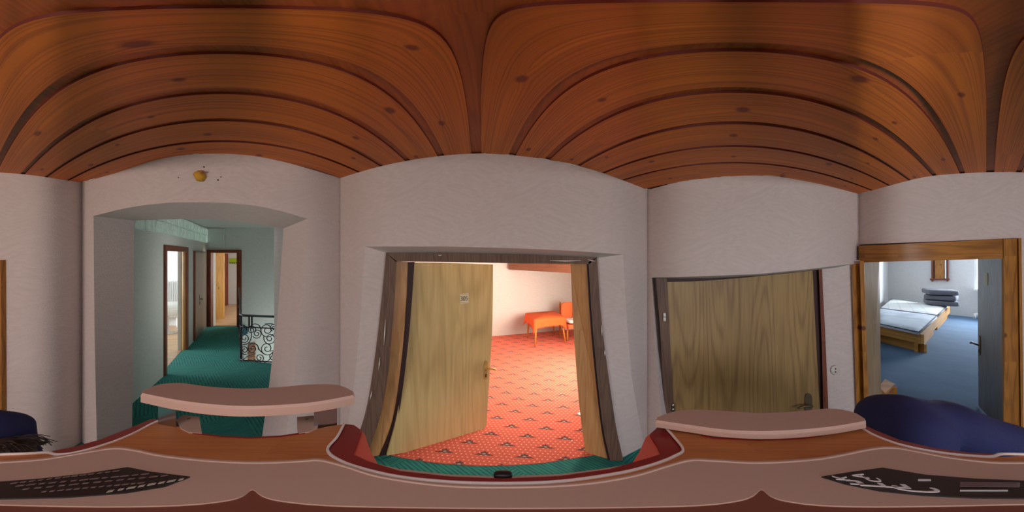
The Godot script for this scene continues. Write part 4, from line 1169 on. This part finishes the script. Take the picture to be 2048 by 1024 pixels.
# ------------------------------------------------------------------ trolley in the foreground
func make_trolley():
	var hd = 1.50
	var t = thing("equipment_trolley", "wide moulded equipment trolley with wood-look deck and two grey-beige push handles", "trolley", Vector3(0, 0, -0.6))
	var lay = func(called, l, h, thick, m, per, parent):
		var s = S(); var lp = []
		var q = cat(v2(l), per) if per > 1 else v2(l)
		for p in q: lp.append(PF(p.x, p.y, h))
		solid(s, lp, Vector3(0, -thick, 0))
		return part(called, s, m, parent)
	var line = func(called, l, h, r, m, per, parent):
		var s = S(true); var lp = []
		for p in cat(v2(l), per): lp.append(PF(p.x, p.y, h))
		tube(s, lp, r, 8); return part(called, s, m, parent)
	# deck
	var deckl = [[-60, 915], [0, 911], [90, 907], [135, 908], [180, 899], [230, 884], [270, 866], [300, 850], [318, 843], [345, 849], [372, 860], [388, 868], [440, 874], [500, 877], [560, 874], [608, 868], [628, 859], [660, 852], [686, 849], [672, 874], [656, 897], [672, 916], [720, 935], [800, 954], [900, 965], [1005, 968], [1120, 964], [1240, 946], [1310, 928], [1350, 912], [1367, 899], [1348, 874], [1327, 850], [1360, 855], [1392, 863], [1400, 871], [1460, 876], [1520, 878], [1590, 875], [1645, 869], [1656, 861], [1712, 846], [1740, 868], [1800, 891], [1880, 906], [1960, 913], [2005, 914], [2048, 911], [2110, 914], [2110, 1075], [-60, 1075]]
	var deck = lay.call("deck", deckl, hd, 0.03, M.deck, 1, t)
	# moulded grey-beige top shell, two humps and a long dip
	var shell_top = [[-60, 925], [0, 926], [90, 920], [180, 905], [230, 898], [270, 902], [330, 914], [430, 924], [520, 927], [600, 924], [640, 922], [690, 934], [760, 955], [880, 972], [1005, 976], [1150, 971], [1260, 955], [1330, 935], [1380, 922], [1430, 923], [1520, 927], [1640, 919], [1740, 900], [1785, 897], [1830, 904], [1900, 917], [1980, 926], [2048, 927], [2110, 926]]
	var shell_low = [[2110, 1014], [2048, 1014], [1900, 1017], [1750, 1019], [1640, 1016], [1570, 1007], [1540, 997], [1523, 984], [1506, 997], [1476, 1007], [1400, 1016], [1250, 1020], [1024, 1022], [800, 1020], [650, 1016], [560, 1007], [524, 997], [505, 984], [486, 997], [450, 1007], [360, 1016], [200, 1019], [0, 1015], [-60, 1014]]
	var sl = cat(v2(shell_top), 4); sl.append_array(cat(v2(shell_low), 3))
	var s = S(); var l0 = []; var l1 = []; var l2 = []
	for p in sl:
		var q = PF(p.x, p.y, hd + 0.016); l0.append(q + Vector3(0, 0.006, 0)); l1.append(q); l2.append(q - Vector3(0, 0.015, 0))
	solid(s, l0, Vector3(0, -0.02, 0))
	var shell = part("top_shell", s, M.shell, t)
	line.call("shell_edge", shell_top, hd + 0.021, 0.0035, M.shell, 4, shell)
	lay.call("base_panel", [[-60, 978], [2110, 978], [2110, 1090], [-60, 1090]], hd + 0.0195, 0.03, M.dark_base, 1, t)
	# rims and piping
	line.call("piping", [[-60, 912], [0, 909], [60, 907], [95, 905], [112, 909], [140, 907], [180, 898], [230, 882], [270, 865], [300, 849], [318, 841]], hd + 0.002, 0.0034, M.piping, 4, t)
	line.call("piping", [[688, 848], [674, 874], [655, 898], [672, 917], [720, 936], [800, 954], [900, 964], [1005, 967], [1120, 963], [1240, 946], [1310, 928], [1352, 911], [1366, 899], [1348, 874], [1326, 850]], hd + 0.002, 0.0036, M.piping, 5, t)
	line.call("piping", [[1708, 843], [1740, 866], [1800, 889], [1880, 905], [1950, 912], [1985, 913], [2004, 908], [2060, 909]], hd + 0.002, 0.0034, M.piping, 4, t)
	lay.call("rim", [[96, 904], [150, 893], [200, 879], [260, 856], [300, 839], [312, 838], [318, 843], [300, 849], [270, 865], [230, 882], [180, 898], [140, 906], [112, 908]], hd - 0.004, 0.03, M.rim, 1, t)
	lay.call("rim", [[1716, 844], [1750, 860], [1800, 880], [1870, 896], [1940, 905], [2004, 908], [1985, 913], [1950, 912], [1880, 905], [1800, 889], [1740, 866]], hd - 0.004, 0.03, M.rim, 1, t)
	lay.call("rim", [[690, 848], [708, 850], [722, 860], [716, 880], [705, 908], [735, 922], [800, 942], [900, 953], [1005, 957], [1120, 952], [1220, 938], [1300, 915], [1322, 908], [1314, 890], [1300, 868], [1318, 852], [1326, 848], [1348, 874], [1366, 899], [1352, 911], [1310, 928], [1240, 946], [1120, 963], [1005, 967], [900, 964], [800, 954], [720, 936], [672, 917], [655, 898], [674, 874]], hd - 0.004, 0.025, M.rim, 1, t)
	lay.call("rim_lit_side", [[722, 860], [730, 870], [742, 905], [756, 928], [735, 922], [705, 908], [716, 880]], hd - 0.012, 0.04, M.coral, 1, t)  # side face of the red rim, its light painted as lighter red
	lay.call("rim_lit_side", [[1300, 868], [1292, 874], [1278, 905], [1262, 930], [1300, 916], [1322, 908], [1314, 890]], hd - 0.012, 0.04, M.coral, 1, t)  # same lit rim face on the right, light in the colour
	lay.call("under_rim", [[756, 928], [800, 938], [900, 949], [1005, 953], [1120, 948], [1200, 938], [1262, 928], [1240, 940], [1120, 958], [1005, 963], [900, 960], [800, 948]], hd - 0.016, 0.02, M.shell, 1, t)
	s = S(true); var cq = PF(1006, 950, hd - 0.01); blob(s, cq, Vector3(0.045, 0.016, 0.022), Basis(), 0.7, 14, 8); part("latch", s, M.plate, t)
	# the two push handles
	var grip = func(back: Array, front: Array, h, thick, lab):
		var q = S()
		var lp = []
		for p in cat(v2(back), 4): lp.append(PF(p.x, p.y, h))
		var fr = cat(v2(front), 4)
		for p in fr: lp.append(PF(p.x, p.y, h))
		var c = mid(lp); var up = []; var lo = []; var lo2 = []
		var n = lp.size()
		for i in n:
			up.append(lp[i])
			var inw = ((c - lp[i]) * Vector3(1, 0, 1)).normalized()
			lo.append(lp[i] - inw * 0.004 + Vector3(0, -0.008, 0)); lo2.append(lp[i] - inw * 0.004 + Vector3(0, -thick, 0))
		loft(q, up, lo, false); loft(q, lo, lo2, false); cap(q, up, Vector3.UP); cap(q, lo2, Vector3.DOWN)
		return part("push_handle", q, M.shell, t, lab)
	var g1 = grip.call([[287, 781], [318, 769], [360, 766], [400, 771], [440, 775], [500, 777], [560, 774], [620, 769], [676, 770], [706, 783]], [[706, 790], [660, 799], [600, 807], [500, 812], [420, 808], [350, 799], [284, 786]], 1.585, 0.028, "grey-beige push handle in front of the archway")
	var g2 = grip.call([[1315, 834], [1345, 824], [1385, 819], [1450, 822], [1520, 826], [1590, 823], [1660, 817], [1705, 824], [1729, 837]], [[1729, 842], [1670, 852], [1600, 859], [1520, 862], [1450, 859], [1380, 850], [1313, 840]], 1.53, 0.02, "grey-beige push handle in front of the closed door")
	for x in [[316, 352], [628, 674]]:
		s = S(); var lp = []; var top = []
		for p in [[x[0], 838], [x[1], 845], [x[1] - 2, 835], [x[0] + 2, 829]]:
			var q = PF(p[0], p[1] + 10, hd); lp.append(Vector3(q.x, hd - 0.01, q.z)); top.append(Vector3(q.x, 1.56, q.z))
		if x[0] > 500:
			lp = []; top = []
			for p in [[x[0], 845], [x[1], 838], [x[1] - 2, 829], [x[0] + 2, 835]]:
				var q = PF(p[0], p[1] + 10, hd); lp.append(Vector3(q.x, hd - 0.01, q.z)); top.append(Vector3(q.x, 1.56, q.z))
		loft(s, top, lp); part("handle_post", s, M.steel, g1, "dark reflecting steel post")
	for l in [[[352, 840], [366, 830], [398, 833], [404, 866], [378, 864], [362, 856]], [[594, 834], [626, 831], [640, 842], [634, 855], [618, 863], [598, 866]]]:
		lay.call("post_base", l, hd + 0.004, 0.03, M.shell, 1, t)
	for p in [[378, 837], [614, 838]]:
		s = S(true); blob(s, PF(p[0], p[1], hd + 0.005), Vector3(0.01, 0.004, 0.01), Basis(), 1.0, 10, 6); part("screw", s, M.bronze, t)
	lay.call("rim_inlay", [[385, 866], [440, 873], [500, 876], [560, 873], [610, 866], [608, 864], [560, 871], [500, 874], [440, 871], [388, 864]], hd + 0.002, 0.02, M.rim, 1, t)
	lay.call("slot_lip", [[1398, 862], [1430, 868], [1520, 873], [1610, 869], [1648, 861], [1650, 867], [1610, 873], [1520, 876], [1430, 873], [1402, 868]], hd + 0.004, 0.02, M.shell, 1, t)
	lay.call("rim_inlay", [[1402, 869], [1430, 874], [1520, 877], [1610, 874], [1648, 868], [1646, 870], [1610, 876], [1520, 879.5], [1430, 876], [1404, 871]], hd + 0.003, 0.01, M.rim, 1, t)
	# rating plates
	var pl = lay.call("rating_plate", [[-30, 966], [0, 963], [80, 957], [170, 947], [255, 934], [300, 943], [380, 953], [330, 972], [250, 985], [130, 994], [0, 997], [-30, 998]], hd + 0.0245, 0.004, M.plate, 1, t)
	pl.set_meta("label", "black rating plate with rows of small print")
	var rows = [[[20, 967], [240, 941]], [[30, 972], [300, 947]], [[40, 979], [340, 950]], [[80, 984], [290, 965]], [[210, 984], [372, 957]]]
	for r in rows.size():
		var a = PF(rows[r][0][0], rows[r][0][1], hd + 0.0255); var b = PF(rows[r][1][0], rows[r][1][1], hd + 0.0255)
		s = S(); var cnt = 13 if r < 4 else 8
		for k in cnt:
			var c = a.lerp(b, (k + 0.5) / cnt); var dirv = (b - a).normalized()
			var yaw = Basis(Vector3.UP, atan2(-dirv.z, dirv.x))
			box(s, c, Vector3((b - a).length() / cnt * (0.45 + 0.4 * rng.randf()), 0.001, 0.0035 if r < 4 else 0.006), yaw)
		part("print_row", s, M.dim_ink if r < 4 else M.stain, pl)
	pl = lay.call("rating_plate", [[1643, 953], [1700, 944], [1765, 935], [1850, 949], [1950, 957], [2048, 961], [2080, 961], [2080, 997], [2048, 996], [1950, 995], [1850, 990], [1760, 981], [1690, 967]], hd + 0.0245, 0.004, M.plate, 1, t)
	pl.set_meta("label", "black rating plate with UKCA and CE marks")
	var flatb = Basis(Vector3.UP, deg_to_rad(84)) * Basis(Vector3.RIGHT, -PI / 2)
	for c in [["K", 1684, 957], ["A", 1719, 951.5], ["U", 1711, 965], ["C", 1748, 959.5]]:
		text(pl, c[0], PF(c[1], c[2], hd + 0.026), flatb, 0.028, M.pale_ink, 0.7)
	text(pl, "E", PF(1768, 970.5, hd + 0.026), flatb, 0.095, M.pale_ink, 0.27)
	text(pl, "C", PF(1836, 979, hd + 0.026), flatb, 0.085, M.pale_ink, 0.28)
	for b in [[1920, 2016, 980.5, 2.2], [1836, 1862, 959.5, 3.0]]:
		s = S(); solid(s, [PF(b[0], b[2] - b[3] / 2, hd + 0.026), PF(b[1], b[2] - b[3] / 2, hd + 0.026), PF(b[1], b[2] + b[3] / 2, hd + 0.026), PF(b[0], b[2] + b[3] / 2, hd + 0.026)], Vector3(0, -0.001, 0)); part("print_bar", s, M.pale_ink, pl)
	for k in 4:
		s = S(); var yk = 964 + k * 2.5; solid(s, [PF(1920, yk, hd + 0.026), PF(2040, yk + 1, hd + 0.026), PF(2040, yk + 1.9, hd + 0.026), PF(1920, yk + 0.9, hd + 0.026)], Vector3(0, -0.001, 0)); part("print_row", s, M.dim_ink, pl)
	# column, foot and castors that carry it
	s = S(); box(s, Vector3(0, 0.8, -0.5), Vector3(1.1, 1.33, 0.34), Basis(), 0.03); part("column", s, M.shell, t)
	s = S(); box(s, Vector3(0, 0.11, -0.5), Vector3(1.3, 0.08, 0.5), Basis(), 0.02); part("foot_plate", s, M.dark_base, t)
	for k in [[-0.58, -0.3], [0.58, -0.3], [-0.58, -0.7], [0.58, -0.7]]:
		s = S(true); tube(s, [Vector3(k[0] - 0.02, 0.04, k[1]), Vector3(k[0] + 0.02, 0.04, k[1])], 0.04, 14); part("castor", s, M.plate, t)

# ------------------------------------------------------------------ people: one bent figure, meshed from tapered bones
func surface(bones: Array, cell: float, k: float, warp = null) -> SurfaceTool:
	var lo = Vector3(1e9, 1e9, 1e9); var hi = -lo
	for b in bones:
		for e in [[b[0], b[2]], [b[1], b[3]]]:
			lo = lo.min(e[0] - Vector3.ONE * (e[1] + 2.5 * cell)); hi = hi.max(e[0] + Vector3.ONE * (e[1] + 2.5 * cell))
	var n = Vector3i(((hi - lo) / cell).ceil()) + Vector3i.ONE
	var far = 9.0
	var f = PackedFloat32Array(); f.resize(n.x * n.y * n.z); f.fill(far)
	var acc = PackedFloat32Array(); acc.resize(f.size()); acc.fill(0.0)
	for b in bones:
		var r = max(b[2], b[3]) + 3.0 * cell
		var l2 = Vector3i(((((b[0] as Vector3).min(b[1]) - Vector3.ONE * r) - lo) / cell).floor()).max(Vector3i.ZERO)
		var h2 = Vector3i(((((b[0] as Vector3).max(b[1]) + Vector3.ONE * r) - lo) / cell).ceil()).min(n - Vector3i.ONE)
		var ax: Vector3 = b[1] - b[0]; var ll = max(ax.length_squared(), 1e-8)
		for z in range(l2.z, h2.z + 1):
			for y in range(l2.y, h2.y + 1):
				for x in range(l2.x, h2.x + 1):
					var p = lo + Vector3(x, y, z) * cell
					var t = clampf((p - b[0]).dot(ax) / ll, 0.0, 1.0)
					var d = p.distance_to(b[0] + ax * t) - lerpf(b[2], b[3], t)
					acc[(z * n.y + y) * n.x + x] += exp(-d / k)
	for i in f.size():
		if acc[i] > 1e-12: f[i] = -k * log(acc[i])
	var st = S(true)
	var vert = {}
	var id = func(x, y, z): return (z * n.y + y) * n.x + x
	for z in n.z - 1:
		for y in n.y - 1:
			for x in n.x - 1:
				var i0 = (z * n.y + y) * n.x + x
				var inside = 0; var sum = Vector3.ZERO; var cnt = 0
				var v = [f[i0], f[i0 + 1], f[i0 + n.x], f[i0 + n.x + 1], f[i0 + n.x * n.y], f[i0 + n.x * n.y + 1], f[i0 + n.x * n.y + n.x], f[i0 + n.x * n.y + n.x + 1]]
				for q in 8:
					if v[q] < 0: inside += 1
				if inside == 0 or inside == 8: continue
				for e in [[0, 1], [2, 3], [4, 5], [6, 7], [0, 2], [1, 3], [4, 6], [5, 7], [0, 4], [1, 5], [2, 6], [3, 7]]:
					var a = v[e[0]]; var b = v[e[1]]
					if (a < 0) != (b < 0):
						var t = a / (a - b)
						var pa = Vector3(e[0] & 1, (e[0] >> 1) & 1, e[0] >> 2); var pb = Vector3(e[1] & 1, (e[1] >> 1) & 1, e[1] >> 2)
						sum += pa.lerp(pb, t); cnt += 1
				var pos = lo + (Vector3(x, y, z) + sum / cnt) * cell
				if warp: pos = warp.call(pos)
				vert[i0] = pos
	var nx = n.x; var nxy = n.x * n.y
	for i in vert:
		var x = i % nx; var y = (i / nx) % n.y; var z = i / nxy
		if y > 0 and z > 0 and (f[i] < 0) != (f[i + 1] < 0):
			var a = vert[i]; var b = vert[i - nx]; var c = vert[i - nx - nxy]; var d = vert[i - nxy]
			if f[i] < 0: quad(st, a, d, c, b)
			else: quad(st, a, b, c, d)
		if x > 0 and z > 0 and (f[i] < 0) != (f[i + nx] < 0):
			var a = vert[i]; var b = vert[i - 1]; var c = vert[i - 1 - nxy]; var d = vert[i - nxy]
			if f[i] < 0: quad(st, a, b, c, d)
			else: quad(st, a, d, c, b)
		if x > 0 and y > 0 and (f[i] < 0) != (f[i + nxy] < 0):
			var a = vert[i]; var b = vert[i - 1]; var c = vert[i - 1 - nx]; var d = vert[i - nx]
			if f[i] < 0: quad(st, a, d, c, b)
			else: quad(st, a, b, c, d)
	return st

func make_people():
	var o = Vector3(2.42, 0, -2.25)
	var t = thing("person", "person in navy clothes bending over behind the trolley at the right edge", "person", o, "people in navy clothes")
	var V = func(x, y, z): return o + Vector3(x, y, z)
	var bones = []
	# pelvis, back and shoulders (bent forward, head to the right)
	bones.append([V.call(0.02, 0.93, 0.09), V.call(0.02, 0.93, -0.09), 0.155, 0.155])
	bones.append([V.call(0.05, 0.97, 0.0), V.call(0.33, 0.93, 0.0), 0.15, 0.135])
	bones.append([V.call(0.33, 0.93, 0.05), V.call(0.60, 0.86, 0.09), 0.13, 0.12])
	bones.append([V.call(0.33, 0.93, -0.05), V.call(0.60, 0.86, -0.09), 0.13, 0.12])
	bones.append([V.call(0.62, 0.84, 0.16), V.call(0.62, 0.84, -0.16), 0.085, 0.085])
	for s in [-1.0, 1.0]:
		bones.append([V.call(0.0, 0.88, s * 0.1), V.call(0.07, 0.50, s * 0.12), 0.11, 0.07])
		bones.append([V.call(0.07, 0.50, s * 0.12), V.call(-0.04, 0.09, s * 0.12), 0.068, 0.048])
		bones.append([V.call(0.64, 0.83, s * 0.19), V.call(0.70, 0.55, s * 0.23), 0.06, 0.046])
		bones.append([V.call(0.70, 0.55, s * 0.23), V.call(0.80, 0.36, s * 0.14), 0.045, 0.034])
	var body = part("body", surface(bones, 0.02, 0.022), M.navy, t, "navy sweater and trousers")
	# head and neck, face to the floor
	var hb = [[V.call(0.66, 0.83, 0), V.call(0.78, 0.76, 0), 0.055, 0.05], [V.call(0.80, 0.755, 0), V.call(0.88, 0.70, 0), 0.085, 0.075], [V.call(0.83, 0.67, 0), V.call(0.90, 0.63, 0), 0.058, 0.04], [V.call(0.86, 0.62, 0.0), V.call(0.875, 0.60, 0.0), 0.016, 0.012]]
	for s in [-1.0, 1.0]: hb.append([V.call(0.80, 0.72, s * 0.082), V.call(0.81, 0.69, s * 0.086), 0.016, 0.012])
	part("head", surface(hb, 0.009, 0.012), M.skin, t, "head hanging down, face to the floor")
	var hair = [[V.call(0.775, 0.765, 0), V.call(0.88, 0.71, 0), 0.09, 0.076]]
	for k in 14:
		var a = rng.randf_range(-1.0, 1.0); var b0 = V.call(0.74 + 0.10 * rng.randf(), 0.775 + 0.02 * rng.randf(), a * 0.07)
		hair.append([b0, b0 + Vector3(0.12 * rng.randf_range(0.3, 1.0), -0.10 * rng.randf(), a * 0.05), 0.024, 0.012])
	var hs = surface(hair, 0.010, 0.008)
	for k in 60:
		var a = rng.randf_range(-1.0, 1.0)
		var q0 = V.call(0.72 + 0.14 * rng.randf(), 0.835 - 0.02 * rng.randf(), a * 0.07)
		var q1 = q0 + Vector3(0.05 + 0.07 * rng.randf(), 0.015 - 0.03 * rng.randf(), a * 0.03); var q2 = q1 + Vector3(0.06 * rng.randf() + 0.02, -0.02 - 0.05 * rng.randf(), a * 0.04)
		tube(hs, cat([q0 + Vector3(0, -0.03, 0), q0, q1, q2], 4), 0.0022, 4)
	part("hair", hs, M.hair, t, "untidy dark brown hair")
	for s in [-1.0, 1.0]:
		var hnd = []
		var w = V.call(0.80, 0.36, s * 0.14); var dn = Vector3(0.35, -0.94, 0).normalized(); var sd = Vector3(0, 0, 1)
		hnd.append([w, w + dn * 0.08, 0.026, 0.03])
		for k in 4:
			var r0 = w + dn * 0.085 + sd * (k - 1.5) * 0.019; var ln = [0.065, 0.078, 0.072, 0.055][k]
			hnd.append([r0 - dn * 0.03, r0 + dn * ln * 0.55, 0.0105, 0.0095]); hnd.append([r0 + dn * ln * 0.55, r0 + dn * ln + Vector3(-0.02, 0.0, 0), 0.0095, 0.008])
		var th = w + dn * 0.03 - sd * s * 0.025
		hnd.append([th, th + dn * 0.035 - sd * s * 0.025, 0.013, 0.011]); hnd.append([th + dn * 0.035 - sd * s * 0.025, th + dn * 0.065 - sd * s * 0.028, 0.0105, 0.009])
		part("hand", surface(hnd, 0.006, 0.004), M.skin, t)
		var sh = [[V.call(-0.07, 0.05, s * 0.12), V.call(0.14, 0.04, s * 0.13), 0.045, 0.036]]
		part("shoe", surface(sh, 0.012, 0.01, func(p): return Vector3(p.x, max(p.y, 0.004), p.z)), M.plate, t)
	var s2 = S(true); var e = PF(2004, 874, 0.8)
	var lg = P(2005, 873, 2.12)
	tube(s2, [lg + Vector3(-0.03, 0.0, 0), lg + Vector3(0.0, -0.012, 0.0), lg + Vector3(0.04, 0.03, 0)], [0.002, 0.006, 0.002], 6)
	part("emblem", s2, M.pale_ink, t)
	var c = t.duplicate()
	c.name = numbered("person"); add_child(c); c.position = o - Vector3(2048.0 / F * 2.25, 0, 0)
	c.set_meta("label", "person in navy with dark hair stooping low at the left edge")

# ------------------------------------------------------------------ small things of the hall
func make_small_things():
	# post of the door frame that just shows at the left edge
	var s = S(); var lp = []
	for p in [[-20, 520], [2, 520], [3, 700], [4, 905], [-20, 905]]: lp.append(P(p[0], p[1], dwall(p[0]) - 0.03))
	solid(s, lp, Vector3(0, 0, -0.06))
	setting("trim_3", s, M.pine_up, "sliver of pine door frame at the left edge of the white wall", "trim")
	# lump of foam where a lamp used to hang
	var fm = thing("foam_plug", "lump of yellow mounting foam on the wall above the arch", "foam", WP(400, 360, 0))
	s = S(true)
	var nn = noise(7, 6.0, 2)
	var c = WP(400, 352, -0.02)
	grid(s, 16, 10, func(u, v):
		var a = u * TAU; var b = (v - 0.5) * PI
		var q = Vector3(cos(b) * cos(a), sin(b), cos(b) * sin(a))
		return c + q * Vector3(0.043, 0.05, 0.04) * (1.0 + 0.45 * nn.get_noise_3dv(q)), true)
	part("lump", s, M.foam, fm)
	s = S(true); blob(s, WP(402, 344, -0.05), Vector3(0.035, 0.02, 0.03), Basis(), 0.8, 10, 6); part("crust", s, M.table_wood, fm)
	var labs = ["small drill hole right above the foam lump over the arch", "small drill hole left of the foam lump over the arch", "larger chipped drill hole right of the foam lump over the arch", "tiny drill hole far right of the foam lump over the arch"]
	var k = 0
	for p in [[408, 334, 0.009], [357, 355, 0.006], [436, 360, 0.009], [442, 354, 0.006]]:
		var hl = thing("drill_hole", labs[k], "hole", WP(p[0], p[1]), "drill holes above the arch")
		s = S(true); blob(s, WP(p[0], p[1]), Vector3(p[2] * 2, p[2] * 1.6, 0.012), Basis(), 1.0, 10, 6); part("pit", s, M.hole, hl)
		k += 1
	# ragged filler along the joint of walls and boards
	s = S(true)
	for r in [[165, 176, 3], [176, 190, 5], [385, 398, 2], [966, 972, 4], [1010, 1028, 2], [1078, 1100, 3], [1112, 1160, 4], [1290, 1300, 4], [1335, 1400, 3], [1420, 1460, 2], [1525, 1560, 3], [1715, 1740, 3]]:
		var path = []; var rad = []
		for j in 9:
			var x = lerpf(r[0], r[1], j / 8.0)
			path.append(P(x, ytop(x) + rng.randf_range(-1.5, 0.5), dwall(x) - 0.012)); rad.append(0.002 + r[2] * 0.0016 * sin(PI * (j + 0.3) / 8.6) * rng.randf_range(0.6, 1.0))
		tube(s, path, rad, 5)
	setting("trim_4", s, M.filler, "ragged white filler along the joint of wall and boards", "trim")
